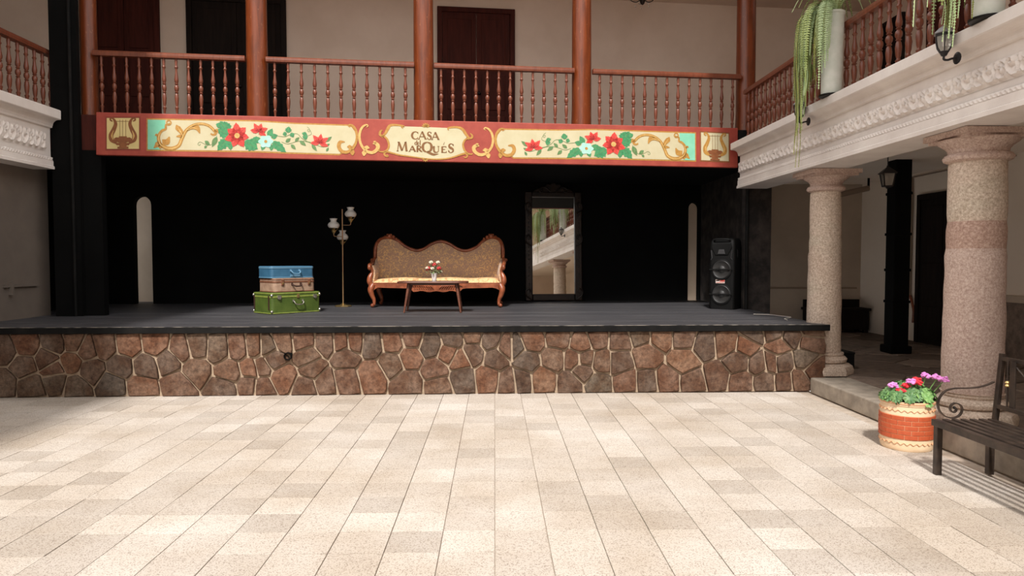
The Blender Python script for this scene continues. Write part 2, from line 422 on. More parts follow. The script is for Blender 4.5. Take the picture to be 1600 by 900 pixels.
WX = 7.18
wr = MB().box(WX, WX+.3, -7, 14.2, 0, 3.1).build('wall_right', 'corridor_lit_plaster'); struct(wr, 'beige plaster wall of the right corridor')
o = MB().box(WX-.03, WX, 2, 10.4, .18, .98).build('wainscot', 'flagstone', wr)
o = MB().box(WX-.045, WX, 2, 10.4, .98, 1.08).build('dado_rail', 'plaster_grey', wr, bevel=.01)
struct(MB().box(WX, WX+.3, -7, 14.5, 3.1, 6.5).build('wall_right_upper', 'plaster_beige'), 'shaded beige wall of the right upper gallery')
we = MB().box(4.02, WX, 13.65, 13.95, 0, 3.1).build('wall_corridor_end', 'plaster_grey'); struct(we, 'dim grey plaster wall at the far end of the right corridor')
MB().box(4.05, 7.1, 13.62, 13.65, 1.0, 1.03).build('wall_line', 'pipe_paint', we)
struct(MB().box(3.9, WX+.3, -7, 13.95, 3.04, 3.30).build('ceiling_corridor', 'corridor_lit_plaster'), 'plain plaster ceiling of the right corridor')

# --- back wall: black below with two arched openings, beige above with doors
def arch_wall(s0, s1, z0, z1, opens):
    poly = [(s0, z0)]
    for a, b, top in opens:
        r = (b-a)/2; cx = (a+b)/2; poly += [(a, z0), (a, top-r)]
        for k in range(1, 10): t_ = math.pi-math.pi*k/10; poly.append((cx+r*math.cos(t_), top-r+r*math.sin(t_)))
        poly += [(b, top-r), (b, z0)]
    poly += [(s1, z0), (s1, z1), (s0, z1)]
    return MB().prism(poly, 0, .16)
wb = arch_wall(bs(-6.9), bs(4.02), SH-.02, 3.3, [(bs(-6.30), bs(-6.0), 2.68), (bs(3.72), bs(3.95), 2.67)]).build('wall_back', 'black_paint', None, (0, BA, 0), (0, 0, PHB))
struct(wb, 'black painted back wall of the stage with two narrow arched openings')
o = MB().box(-9.6, 8.2, 0, .25, 3.3, 6.5).build('wall_back_upper', 'plaster_beige', None, (0, BA, 0), (0, 0, PHB)); struct(o, 'beige plaster wall behind the upper gallery')
o = MB().box(-9, 8.0, .9, 1.1, 0, 6.5).build('wall_added_yard', 'plaster_grey', None, (0, BA, 0), (0, 0, PHB)); struct(o, 'pale wall of an invented open yard, seen through the arched openings')  # open yard added to bring sky light to the arches; wall height limits it
o = MB().box(-9, 3.9, .2, .9, .6, .72).build('floor_added_yard', 'concrete', None, (0, BA, 0), (0, 0, PHB)); struct(o, 'concrete floor of the invented open yard behind the stage')
struct(MB().box(-6.95, -6.72, 9.7, 12.6, SH-.02, 3.0).build('wall_stage_left', 'black_paint'), 'black painted left side wall of the stage')
struct(MB().box(3.97, 4.07, 10.90, 13.55, SH-.02, 3.0).build('wall_stage_right', 'wing_lit_black'), 'scuffed black right side wall of the stage, lightened as if sunlit')
o = MB().box(fs(3.88), fs(4.32), .02, .10, .18, 3.0).build('wall_stage_wing', 'wing_lit_black', None, (0, FA, 0), (0, 0, PHI)); struct(o, 'narrow scuffed black wing panel at the right of the stage, lightened as if sunlit')
o = MB().box(fs(-6.02), fs(-5.40), .06, .20, SH-.02, 3.0).build('wall_stage_pier', 'black_paint', None, (0, FA, 0), (0, 0, PHI)); struct(o, 'black painted pier at the left of the stage opening')
o = MB().box(fs(-5.98), fs(-5.64), -.03, .06, SH, 6.45).build('trim_2', 'black_paint', None, (0, FA, 0), (0, 0, PHI)); struct(o, 'tall black post at the left end of the banner')
MB().tube([(fs(-5.72), -.05, SH), (fs(-5.72), -.05, 6.4)], .02, 8).build('conduit', 'black_wear', o)
# gallery floor above the stage and its black underside
o = MB().box(fs(-9.2), fs(8.0), .09, 2.75, 3.08, 3.56).build('floor_gallery', 'dark_door', None, (0, FA, 0), (0, 0, PHI)); struct(o, 'dark wooden floor of the upper gallery above the stage')
o = MB().box(fs(-6.9), fs(4.33), .09, 2.72, 3.0, 3.08).build('ceiling_stage', 'black_paint', None, (0, FA, 0), (0, 0, PHI)); struct(o, 'black ceiling over the stage')
o = MB().box(fs(-9.6), fs(8.2), -.10, 2.9, 6.42, 6.6).build('ceiling_gallery', 'ceiling_paint', None, (0, FA, 0), (0, 0, PHI)); struct(o, 'plain plaster ceiling of the upper gallery')
struct(MB().box(3.05, 8.2, -7, 10.7, 6.4, 6.6).build('ceiling_gallery_right', 'ceiling_paint'), 'plaster ceiling of the right upper gallery')
struct(MB().box(-9.6, -5.0, -7, 9.75, 6.4, 6.6).build('ceiling_gallery_left', 'ceiling_paint'), 'plaster ceiling of the left upper gallery')
# left side
wl = MB().box(-6.5, -6.22, -7, 10.0, -.02, 2.85).build('wall_left', 'plaster_shaded'); struct(wl, 'plaster wall under the left balcony, its shade put into the grey colour')
for k, y in enumerate((8.86, 8.99)):
    MB().lathe([(.001, 0), (.035, 0), (.035, .012), (.022, .014), (.02, .004), (.001, .004)], 12, cap=False).build('vent_hole', 'black_paint', wl, (-6.22, y, 2.28), (0, math.pi/2, 0))
MB().box(-6.22, -6.19, 9.05, 9.7, 1.22, 1.25).build('wall_rail', 'plaster_shaded', wl)
MB().box(-6.22, -6.17, 9.15, 9.19, 1.12, 1.30).build('rail_bracket', 'plaster_shaded', wl)
struct(MB().box(-9.4, -9.1, -7, 12.2, 3.3, 6.5).build('wall_left_upper', 'plaster_beige'), 'shaded beige wall of the left upper gallery')
struct(MB().box(-9.2, -6.0, -7, 9.72, 3.3, 3.5).build('floor_gallery_left', 'concrete'), 'floor of the left upper gallery')
struct(MB().box(3.7, 7.5, -7.3, -7.0, 0, 6.5).build('wall_right_end', 'plaster_beige'), 'beige end wall of the right galleries behind the viewer')
struct(MB().box(-7.6, 3.7, -7.4, -7.0, -.1, 3.2).build('wall_rear', 'plaster_beige'), 'pale wall closing the courtyard behind the viewer')  # unseen wall, kept low to let in more light from behind

# --- white stucco entablatures with foliage frieze and rope bead
def frieze_mesh(y0, y1, z0, z1, face, sgn, per, ny, nz, strokes, amp, wid):
    t_ = np.linspace(0, 1, nz); per_y = np.arange(ny)/ny
    A, B = np.meshgrid(per_y, t_, indexing='ij'); H = np.zeros_like(A)
    asp = (z1-z0)/per
    for pts, ww, am in strokes:
        P = spline([(p[0], p[1], 0) for p in pts], 6)
        for q in P:
            for sh in (-1, 0, 1):
                d2 = ((A-q.x-sh))**2+((B-q.y)*asp)**2
                H = np.maximum(H, am*np.exp(-d2/(ww*ww)))
    edge = np.clip(np.minimum(B, 1-B)*8, 0, 1); H *= edge
    n = int(round((y1-y0)/per)); v = []; f = []; tot = n*ny
    rr = random.Random(3)
    for i in range(tot+1):
        y = y0+per*i/ny; k = i % ny; g = .85+.3*mnoise.noise(Vector((y*3, 0, 1)))
        for j in range(nz): v.append((face-sgn*amp*H[k, j]*g, y, z0+(z1-z0)*t_[j]))
    for i in range(tot):
        for j in range(nz-1): a = i*nz+j; f.append((a, a+nz, a+nz+1, a+1))
    return MB().add(v, f)
LEAF = [([(-.05, .2), (.15, .12), (.35, .25), (.48, .55), (.44, .8), (.3, .86), (.22, .72), (.3, .6), (.37, .66)], .05, 1.0), ([(.4, .35), (.55, .15), (.78, .14), (.9, .35), (.82, .55), (.68, .5), (.7, .38)], .045, .95),
        ([(.48, .6), (.62, .78), (.78, .92)], .045, .9), ([(.5, .5), (.66, .62), (.86, .74)], .04, .8), ([(.15, .15), (.06, .4), (.1, .62)], .045, .85), ([(.2, .2), (.2, .42)], .035, .7), ([(.95, .62), (.98, .85), (1.08, .95)], .04, .8), ([(.0, .6), (.05, .85), (.14, .95)], .035, .7), ([(.55, .92), (.46, .97)], .03, .6)]
ROPE = [([(.1, .1), (.5, .5), (.9, .9)], .22, 1.0), ([(.6, .1), (.8, .3)], .15, .7), ([(.15, .7), (.35, .9)], .15, .7)]
def entablature(name, X, sgn, y0, y1, zs, ry0, lab):
    """X of the flat face, sgn=+1: face looks to -x"""
    d = lambda k: X-sgn*k
    z0, zb0, zb1, zf0, zf1, zc0, zc1, zt = zs
    back = X+sgn*.42
    prof = [(back, z0), (d(.05), z0), (d(.05), z0+.035), (d(.035), z0+.045), (d(.035), zb0), (d(.0), zb0), (d(0), zc0), (d(.03), zc0+.005), (d(.035), zc0+.03)]
    for k in range(6):
        a = k/5*math.pi/2; prof.append((d(.04+.08*(1-math.cos(a))), zc0+.035+(zc1-zc0-.035)*math.sin(a)))
    prof += [(d(.14), zc1), (d(.15), zc1+.01), (d(.15), zt-.01), (d(.14), zt), (back, zt)]
    o = MB().prism(prof, y0, y1).build(name, 'stucco_white'); struct(o, lab)
    frieze_mesh(ry0, y1, zf0, zf1, X-sgn*.004, sgn, .24, 34, 17, LEAF, .042, 0).build('frieze_relief', 'stucco_white', o, smooth=80)
    frieze_mesh(ry0, y1, zb0, zb1, X-sgn*.020, sgn, .05, 8, 6, ROPE, .016, 0).build('rope_moulding', 'stucco_white', o, smooth=80)
    return o
entablature('trim_3', 3.75, 1, -7, 10.74, (2.66, 2.775, 2.82, 2.885, 3.06, 3.15, 3.24, 3.345), 2.1, 'white stucco balcony edge with leafy frieze above the stone columns')
entablature('trim_4', -5.98, -1, -7, 9.70, (2.79, 2.90, 2.95, 3.02, 3.27, 3.34, 3.45, 3.58), 5.5, 'white stucco edge of the left balcony in shade')

# ================================================================== STAGE
st = tag(empty('stage', (0, SA, 0), PHS), 'raised black stage with a rubble stone front', 'stage')
S0, S1 = -6.2, 3.95; ZT = .735
MB().box(S0, S1, .02, .30, 0, ZT).build('mortar_wall', 'mortar', st)
raw = []
c1 = [(35,500),(20,690),(155,460),(140,585),(195,720),(300,550),(345,450),(335,605),(345,680),(440,565),(455,440),(545,490),(650,465),(570,610),(465,715),(800,460),(755,590),(700,700),(880,715),(905,590),(970,450),(1055,560),(1110,700),(1130,490),(1230,470),(1220,610),(1360,480),(1430,620),(1395,725),(1490,475),(1590,470),(1570,600),(1560,710)]
c2 = [(70,470),(30,590),(30,720),(110,540),(170,435),(290,430),(320,530),(170,660),(350,605),(440,440),(535,440),(615,435),(310,720),(430,690),(560,530),(560,670),(720,450),(720,640),(860,440),(970,415),(850,570),(960,530),(950,690),(1090,460),(1230,415),(1205,510),(1270,545),(1120,610),(1140,710),(1360,395),(1355,500),(1290,670),(1460,420),(1500,540),(1450,660),(1575,470),(1580,680)]
c3 = [(20,470),(120,430),(295,415),(430,450),(540,410),(90,550),(265,540),(50,670),(200,670),(360,690),(385,545),(455,545),(440,615),(560,560),(675,560),(675,420),(540,700),(715,690),(840,690),(800,390),(840,520),(930,400),(1080,410),(1075,550),(970,680),(1130,690),(1200,450),(1340,440),(1510,385),(1470,460),(1410,560),(1280,660),(1430,690),(1545,570),(1585,690)]
c4_ = [(40,370),(150,400),(270,365),(70,470),(260,440),(20,560),(90,560),(230,540),(100,690),(200,680),(290,620)]
for ox, lst in ((0, c1), (400, c2), (800, c3), (1200, c4_)):
    for x, y in lst:
        p = onl(ox+x/4, 425+y/4, SA, SB); raw.append((p[0]/math.cos(PHS), p[2]))
for x, z in ((-5.85, .55), (-5.95, .2), (-6.1, .5)): raw.append((x, z))
rs = random.Random(21)
for poly in voronoi(raw, (S0, S1, .005, ZT), .0105):
    if len(poly) < 3: continue
    m, cx, cz = slab_mesh(poly, rs.uniform(.030, .048), .010, rs, 'y', .005)
    m.build('stone', 'rubble', st, (cx, .022, cz))
p = onl(451, 556, SA, SB)
MB().lathe([(.046, 0), (.046, .075), (.036, .075), (.036, .0), (.001, 0)], 14, cap=False).build('drain_pipe', 'black_paint', st, (p[0], .022, p[2]), (math.pi/2, 0, 0))
# stage floor: long boards and a painted edge
yb = -.03; k = 0
while yb < 5.0:
    y1 = min(yb+.30, 5.0)
    x1 = 3.97 if yb < 2.0 else 4.0
    MB().box(-6.22 if yb < 1.3 else -6.75, x1, yb+.003, y1-.003, SH-.03, SH-R.uniform(.0, .003)).build('floor_board', 'stage_boards', st, bevel=.004)
    yb += .30
MB().box(-6.22, 3.985, -.05, -.027, ZT-.005, SH+.002).build('edge_board', 'black_wear', st, bevel=.006)
MB().box(-6.22, 3.985, -.049, -.030, SH+.0021, SH+.0045).build('worn_edge', 'edge_wear', st)
MB().box(-6.75, 3.96, .3, 4.95, .6, SH-.03).build('deck_frame', 'black_paint', st)
tag(MB().tube(spline([(3.62, 9.75, SH+.012), (3.80, 9.65, SH+.012), (3.86, 9.45, SH+.012), (3.92, 9.2, SH+.012), (3.75, 9.0, SH+.012), (3.7, 8.8, SH+.012)], 6), .004, 6).build('cable', 'cable_white', smooth=True), 'thin pale cable lying on the stage floor near the right edge', 'cable')

# ================================================================== COLUMNS
def column(X, Y, rb, rt_, label, twotone=False, plz=.30):
    c = tag(empty('stone_column', (X, Y, .18)), label, 'column', 'stone columns of the right arcade')
    h = .31
    pl = MB().lathe([(h*1.12, 0), (h*1.14, .05), (h*1.08, .10), (h*.95, .13), (h*.9, .135)], 8, jit=.02).build('plinth', 'column_stone', c, rot=(0, 0, math.pi/8), smooth=30)
    MB().lathe([(.24, .13), (.275, .155), (.28, .185), (.25, .215), (.225, .225), (.235, .24), (.23, .26), (rb+.01, .265)], 28, jit=.012).build('base_moulding', 'column_stone', c, smooth=True)
    def drum(z0, z1, mat):
        n = max(3, int((z1-z0)/.06)); pr = []
        for i in range(n+1):
            z = z0+(z1-z0)*i/n; r = rb+(rt_-rb)*(z-.26)/2.0
            e = min(z-z0, z1-z)
            pr.append((r-(.008 if e < .01 else 0), z))
        MB().lathe(pr, 32, jit=.009).build('shaft_drum', mat, c, smooth=60)
    cuts = [.262, 1.49, 1.72, 2.25] if twotone else [.262, 1.50, 1.67, 2.25]
    for a, b, mm in zip(cuts, cuts[1:], ('column_stone_pink', 'column_stone_rose', 'column_stone') if twotone else ('column_stone', 'column_stone', 'column_stone')): drum(a, b, mm)
    MB().lathe([(rt_, 2.22), (rt_+.035, 2.235), (rt_+.045, 2.26), (rt_+.03, 2.285), (rt_+.005, 2.295), (rt_+.01, 2.33)], 32, jit=.008).build('neck_ring', 'column_stone_pink', c, smooth=True)
    MB().lathe([(rt_+.005, 2.32), (rt_+.03, 2.35), (rt_+.08, 2.385), (rt_+.085, 2.40), (rt_+.10, 2.405)], 32, jit=.008).build('echinus', 'column_stone_pink', c, smooth=True)
    a = .295; m = MB()
    for (s_, z0, z1) in ((.90, 2.40, 2.425), (1.0, 2.425, 2.475)):
        n = 8; v = []
        for z in (z0, z1):
            for k in range(4*n):
                q, r_ = divmod(k, n); u = -1+2*r_/n
                x, y = ((u, -1), (1, u), (-u, 1), (-1, -u))[q]
                nn = .02*mnoise.noise(Vector((x*2+X, y*2+Y, z*9)))
                v.append((x*a*s_+nn, y*a*s_+nn, z+.4*nn*(z == 2.475)*0))
        N = 4*n; m.add(v, [(k, (k+1) % N, (k+1) % N+N, k+N) for k in range(N)]+[tuple(range(N-1, -1, -1)), tuple(range(N, 2*N))])
    m.build('abacus', 'column_stone_pink', c, smooth=30)
    return c
column(4.065, 8.585, .205, .175, 'weathered grey-pink stone column standing beside the stage corner')
column(4.11, 5.93, .235, .215, 'thick pink stone column behind the flower pot and iron bench', True)
column(4.11, 3.25, .225, .20, 'stone column of the right arcade seen only in the mirror')

# black post, box, bench, lanterns in the corridor
bp = tag(empty('black_post', (6.0, 10.35, .18)), 'square black painted post with iron bands in the right corridor', 'post')
MB().box(-.12, .12, -.12, .12, .06, 2.87).build('shaft', 'black_paint', bp, bevel=.01)
MB().box(-.16, .16, -.16, .16, 0, .12).build('foot', 'black_paint', bp, bevel=.02)
for z in (.75, 1.22, 1.75, 2.35): MB().box(-.132, .132, -.132, .132, z, z+.04).build('band', 'black_paint', bp, bevel=.006)
bx = tag(empty('black_box', (4.46, 8.97, .18)), 'small black wooden box behind the column base beside the stage', 'box')
MB().box(-.12, .12, -.16, .16, 0, .19).build('body', 'black_wear', bx, bevel=.006); MB().box(-.125, .125, -.165, .165, .19, .215).build('lid', 'black_wear', bx, bevel=.005)
cb = tag(empty('corridor_bench', (6.55, 13.35, .18)), 'dark wooden chest bench against the far corridor wall', 'bench')
MB().box(-.55, .55, -.2, .2, .06, .42).build('chest', 'black_door', cb, bevel=.01); MB().box(-.58, .58, -.23, .22, .42, .47).build('seat_board', 'black_door', cb, bevel=.01)
MB().box(-.55, .55, .16, .21, .47, .62).build('back_board', 'black_door', cb, bevel=.01)
for sx in (-.5, .5):
    for sy in (-.16, .16): MB().box(sx-.04, sx+.04, sy-.03, sy+.03, 0, .06).build('foot', 'black_door', cb)
hl = tag(empty('hanging_lantern', onY(1387, 275, 9.4).tolist()), 'black iron lantern hanging from the corridor ceiling beside the black post', 'lantern')
MB().tube([(0, 0, .12), (0, 0, 3.04-hl.location.z)], .006, 6).build('rod', 'lantern_black', hl)
MB().lathe([(.13, .03), (.135, .04), (.05, .10), (.02, .12), (.015, .14)], 4).build('roof', 'lantern_black', hl, rot=(0, 0, .6))
MB().lathe([(.065, -.14), (.10, .03)], 4).build('glass', 'lantern_glass', hl, rot=(0, 0, .6))
MB().lathe([(.0, -.175), (.02, -.165), (.03, -.15), (.075, -.145), (.075, -.13)], 4).build('bottom', 'lantern_black', hl, rot=(0, 0, .6))
for k in range(4):
    a = .6+k*math.pi/2; MB().bar((.07*math.cos(a), .07*math.sin(a), -.14), (.106*math.cos(a), .106*math.sin(a), .04), .012, .012).build('corner_bar', 'lantern_black', hl)
pp = tag(empty('wall_pipe', (WX-.03, 11.95, .2)), 'thin painted pipe running down the corridor wall to a curved fitting', 'pipe')
MB().tube([(0, 0, .9-.2), (0, 0, 2.78)], .02, 8).build('riser', 'pipe_paint', pp, smooth=True); MB().tube([(0, 0, 2.78), (0, -2.4, 2.80)], .012, 8).build('ceiling_run', 'pipe_paint', pp, smooth=True)
MB().tube(spline([(0, -.02, .75), (-.02, -.10, .66), (-.02, -.16, .5), (-.02, -.15, .3)], 6), .022, 8).build('elbow', 'carved_wood', pp, smooth=True)
pc = onY(1340, 297, 12.6)
rp = tag(empty('ceiling_duct', (0, 0, 0)), 'grey duct with a black hanger under the corridor ceiling', 'duct')
MB().tube([tuple(onY(1290, 309, 12.6)), tuple(onY(1357, 294, 12.6))], .05, 10).build('duct', 'pipe_paint', rp, smooth=True)
p1 = onY(1357, 293, 12.6); MB().tube([tuple(p1), (p1[0], p1[1], 3.04)], .02, 8).build('hanger', 'black_paint', rp)

# ================================================================== DOORS
def door(name, parent_rot, origin, s0, s1, z0, z1, mat, label, leaves=2, panels=((.06, .36), (.42, .94)), frame=.09, d=.07):
    r = empty(name, origin, parent_rot); struct(r, label); 
    MB().prism([(s0, z0), (s0+frame, z0), (s0+frame, z1-frame), (s1-frame, z1-frame), (s1-frame, z0), (s1, z0), (s1, z1), (s0, z1)], -d, 0).build('frame', mat, r, bevel=.01)
    W = (s1-s0-2*frame)/leaves; H = z1-frame-z0
    for k in range(leaves):
        a = s0+frame+k*W; lf = MB().box(a+.004, a+W-.004, -d+.03, 0, z0, z1-frame).build('leaf', mat, r, bevel=.004)
        for u0, u1 in panels:
            MB().box(a+.09, a+W-.09, -d+.012, -d+.03, z0+H*u0, z0+H*u1).build('panel', mat, lf, bevel=.012)
    kx = s0+frame+W+.05 if leaves == 2 else s1-frame-.08
    MB().ball((kx, -d+.0, z0+1.05), .03, 8, 6).build('knob', 'iron_black', r, smooth=True)
    return r
PAN3 = ((.04, .26), (.30, .56), (.60, .95))
door('door_1', PHB, (0, BA, 0), bs(-6.95), bs(-5.79), 3.56, 6.40, 'dark_door', 'dark brown panelled door at the far left of the upper gallery', 2, PAN3)
door('door_2', PHB, (0, BA, 0), bs(-5.35), bs(-3.68), 3.56, 6.15, 'black_door', 'almost black carved double door on the upper gallery', 2, PAN3)
door('door_3', PHB, (0, BA, 0), bs(-1.04), bs(.37), 3.56, 6.15, 'dark_door', 'dark red-brown double door on the upper gallery behind the balusters', 2, PAN3)
door('door_4', -math.pi/2, (WX, 0, 0), -11.75, -10.2, .18, 2.66, 'black_door', 'dark brown wooden door in the right corridor wall', 2, PAN3)
door('door_5', -math.pi/2, (WX, 0, 0), -11.6, -10.1, 3.3, 5.9, 'dark_door', 'dark brown door on the right upper gallery behind the balusters', 2, PAN3)
door('door_6', -math.pi/2, (WX, 0, 0), -13.0, -12.3, 3.3, 5.9, 'black_door', 'narrow black door at the far end of the right upper gallery', 1, PAN3)
door('door_7', math.pi/2, (-9.1, 0, 0), 10.0, 11.7, 3.5, 6.0, 'black_door', 'dark door at the left edge on the left upper gallery', 2, PAN3)

# ================================================================== GALLERY POSTS AND RAILINGS
labs = ['orange-brown round wooden post at the far left end of the upper railing', 'orange-brown round wooden post between the first and second railing bays', 'orange-brown round wooden post above the painted lettering',
        'orange-brown round wooden post right of the red-brown double door', 'orange-brown round wooden post at the right corner of the upper gallery']
PX = [-5.60, -3.37, -1.02, 1.35, 3.975]
for k, x in enumerate(PX):
    c = tag(empty('wooden_post', (0, FA, 0), PHI), labs[k], 'post', 'round wooden posts of the upper gallery')
    r = .148 if k else .11
    pr = [(r*1.03, 0), (r*1.0, .3), (r*.98, 1.2), (r*.95, 2.4), (r*.93, 2.72)]
    MB().lathe([(a, 0+z) for a, z in pr], 24, jit=.008).build('shaft', 'post_wood', c, (fs(x), .245, 3.56), smooth=60)
    MB().box(-.2, .2, -.16, .16, 2.70, 2.86).build('bracket_cap', 'post_wood', c, (fs(x), .245, 3.56), bevel=.02)
def bal_prof(h):
    P = [(0, .016), (.02, .024), (.045, .024), (.06, .013), (.075, .015), (.13, .018), (.165, .026), (.18, .016), (.195, .015), (.23, .022), (.33, .028), (.39, .022), (.41, .014), (.425, .026), (.44, .016), (.47, .028), (.50, .031), (.53, .027), (.555, .014), (.57, .026), (.585, .016), (.61, .026), (.65, .028), (.74, .018), (.81, .014), (.83, .016), (.85, .026), (.87, .017), (.885, .015), (.95, .020), (1, .016)]
    return [(r, u*h) for u, r in P]
bme = {}
def baluster_mesh(h, k=1.0):
    key = (round(h, 3), k)
    if key not in bme: bme[key] = MB().lathe([(r*k, z) for r, z in bal_prof(h)], 10).mesh('baluster', 'rail_wood', 50)
    return bme[key]
rl = ['turned wooden railing bay in front of the two dark doors at left', 'turned wooden railing bay left of the post above the lettering', 'turned wooden railing bay in front of the red-brown double door', 'turned wooden railing bay at the right end of the upper gallery']
cnt = [12, 11, 12, 13]
for k in range(4):
    a = fs(PX[k])+(.148 if k else .10); b = fs(PX[k+1])-.14
    r = tag(empty('wooden_railing', (0, FA, 0), PHI), rl[k], 'railing', 'upper gallery railing bays')
    m = MB()
    pr = [(-.045, 4.375), (.045, 4.375), (.05, 4.40), (.048, 4.43), (.03, 4.447), (-.03, 4.447), (-.048, 4.43), (-.05, 4.40)]
    n = len(pr); m.add([(a, .14+y, z) for y, z in pr]+[(b, .14+y, z) for y, z in pr], [(i, (i+1) % n, (i+1) % n+n, i+n) for i in range(n)]+[tuple(range(n)), tuple(range(2*n-1, n-1, -1))])
    m.build('handrail', 'rail_wood', r)
    for j in range(cnt[k]):
        s_ = a+(b-a)*(j+.62)/(cnt[k]+.3); link('baluster', baluster_mesh(.815), r, (s_, .14, 3.56))
def side_rail(X, y0, y1, z0, zt, label, step, k=1.0):
    r = tag(empty('wooden_railing', (X, 0, 0)), label, 'railing')
    m = MB(); pr = [(-.05, zt-.075), (.05, zt-.075), (.055, zt-.045), (.05, zt-.015), (.03, zt), (-.03, zt), (-.05, zt-.015), (-.055, zt-.045)]
    m.prism(pr, y0, y1).build('handrail', 'rail_wood', r)
    y = y1-.10; me = baluster_mesh(zt-.07-z0, k)
    while y > y0+.05: link('baluster', me, r, (0, y, z0)); y -= step
    return r
side_rail(3.84, 1.2, 10.75, 3.345, 4.16, 'long turned wooden railing of the right balcony behind the hanging ferns', .165, 1.12)
side_rail(-6.08, 6.2, 10.0, 3.58, 4.42, 'turned wooden railing of the shaded left balcony', .165, 1.1)
# chandelier glimpsed at the top
p = onl(1004, 6, 11.9, .1)
ch = tag(empty('chandelier', tuple(p)), 'small crystal chandelier hanging at the top edge of the upper gallery', 'chandelier')
MB().tube([(0, 0, .25), (0, 0, 6.42-p[2])], .008, 6).build('rod', 'iron_black', ch); MB().lathe([(.005, -.02), (.03, 0), (.05, .06), (.02, .12), (.03, .2), (.01, .26)], 12).build('stem', 'gilt_dark', ch, smooth=True)
for k in range(5):
    a = k*2*math.pi/5+.3; c, s_ = math.cos(a), math.sin(a)
    MB().tube(spline([(0, 0, .1), (.10*c, .10*s_, .04), (.2*c, .2*s_, .08), (.22*c, .22*s_, .16)], 5), .008, 6).build('arm', 'gilt_dark', ch, smooth=True)
    MB().lathe([(.005, .15), (.035, .17), (.05, .23), (.055, .27)], 10, (.22*c, .22*s_, 0), cap=False).build('shade', 'crystal', ch, smooth=True)
    MB().ball((.12*c, .12*s_, -.03), (.012, .012, .02), 6, 4).build('drop', 'crystal', ch)

# ================================================================== PAINTED BANNER
bn = tag(empty('banner_board', (0, FA, 0), PHI), 'long red painted board with floral panels and gilt lettering above the stage', 'sign')
def fp(px, py):
    p = onl(px, py, FA, FB); return (p[0]/math.cos(PHI), float(p[2]))
tl, tr, bl, br = fp(150, 175), fp(1153, 200), fp(150, 242), fp(1153, 262)
MB().prism([bl, br, tr, tl], 0, .085).build('board', 'paint_red', bn, bevel=.008)
def G(x0):                                      # sketch coordinates of one stretch of the board
    return lambda x, y: fp(x0+x/6.154, 165+y/6.154)
A_, B_, C_, D_, E_ = G(140), G(380), G(560), G(740), G(950)
def flat(name, polys, mat, y):
    m = MB()
    for q in polys: m.add([(a, -y, b) for a, b in q], [tuple(range(len(q)))])
    return m.build(name, mat, bn)
def strokes(name, lst, mat, y, n=6):
    m = MB()
    for pts, ws in lst: ribbon(m, pts, ws, -y, n)
    return m.build(name, mat, bn)
# the left panel maps, mirrored, onto the right one
sLo, sLi = fp(230, 220)[0], fp(560, 220)[0]; sRo, sRi = fp(1087, 220)[0], fp(772, 220)[0]
lLo, lLi = fp(165, 210)[0], fp(219, 210)[0]; lRo, lRi = fp(1140, 230)[0], fp(1094, 230)[0]
def mirror(q, panel=True):
    if panel: return [(sRo+(s_-sLo)*(sRi-sRo)/(sLi-sLo), z) for s_, z in q]
    return [(lRo+(s_-lLo)*(lRi-lRo)/(lLi-lLo), z) for s_, z in q]
def rect(P, x0, y0, x1, y1): return [P(x0, y0), P(x1, y0), P(x1, y1), P(x0, y1)]
U = .0016                                        # one layer of paint
# lyre panels
lyr_frame = rect(A_, 152, 106, 490, 432); lyr_in = rect(A_, 166, 120, 476, 416)
la = [A_(*p) for p in [(222, 152), (205, 142), (200, 128), (218, 122), (240, 140), (252, 180), (232, 235), (208, 285), (215, 330), (262, 358)]]
ra = [A_(*p) for p in [(418, 152), (436, 142), (440, 128), (422, 122), (400, 140), (390, 180), (410, 235), (434, 285), (426, 330), (380, 358)]]
body = [A_(*p) for p in [(236, 318), (255, 306), (283, 308), (283, 296), (360, 296), (360, 308), (388, 306), (406, 318), (384, 346), (350, 360), (292, 360), (258, 346)]]
basep = [[A_(*p) for p in q] for q in ([(248, 360), (392, 360), (380, 382), (262, 382)], [(288, 382), (358, 382), (358, 396), (288, 396)], [(270, 396), (376, 396), (376, 414), (270, 414)])]
strg = [([A_(x, 136), A_(x, 298)], [.006, .006]) for x in (292, 320, 349)]+[([A_(250, 152), A_(392, 152)], [.006, .006])]
lyw = [.012, .022, .02, .02, .03, .045, .055, .06, .06, .04]
for side in (0, 1):
    T = (lambda q: q) if side == 0 else (lambda q: mirror(q, False))
    flat('panel_border', [T(lyr_frame)], 'paint_red_dark' if side == 0 else 'paint_brown', U)
    flat('panel_ground', [T(lyr_in)], 'paint_tan' if side == 0 else 'paint_cream', 2*U)
    m_ = 'paint_brown' if side == 0 else 'paint_gold'
    strokes('lyre', [(T(la), lyw), (T(ra), lyw)], m_, 4*U)
    flat('lyre_body', [T(body)]+[T(q) for q in basep], 'paint_brown', 5*U)
    strokes('lyre_highlight', [(T([A_(232, 240), A_(216, 290), A_(228, 330)]), [.006, .02, .006]), (T([A_(412, 240), A_(428, 290), A_(416, 330)]), [.006, .02, .006])], 'paint_gold_light', 5*U)
    strokes('lyre_string', [(T(a), b) for a, b in strg], 'paint_letter', 3*U)
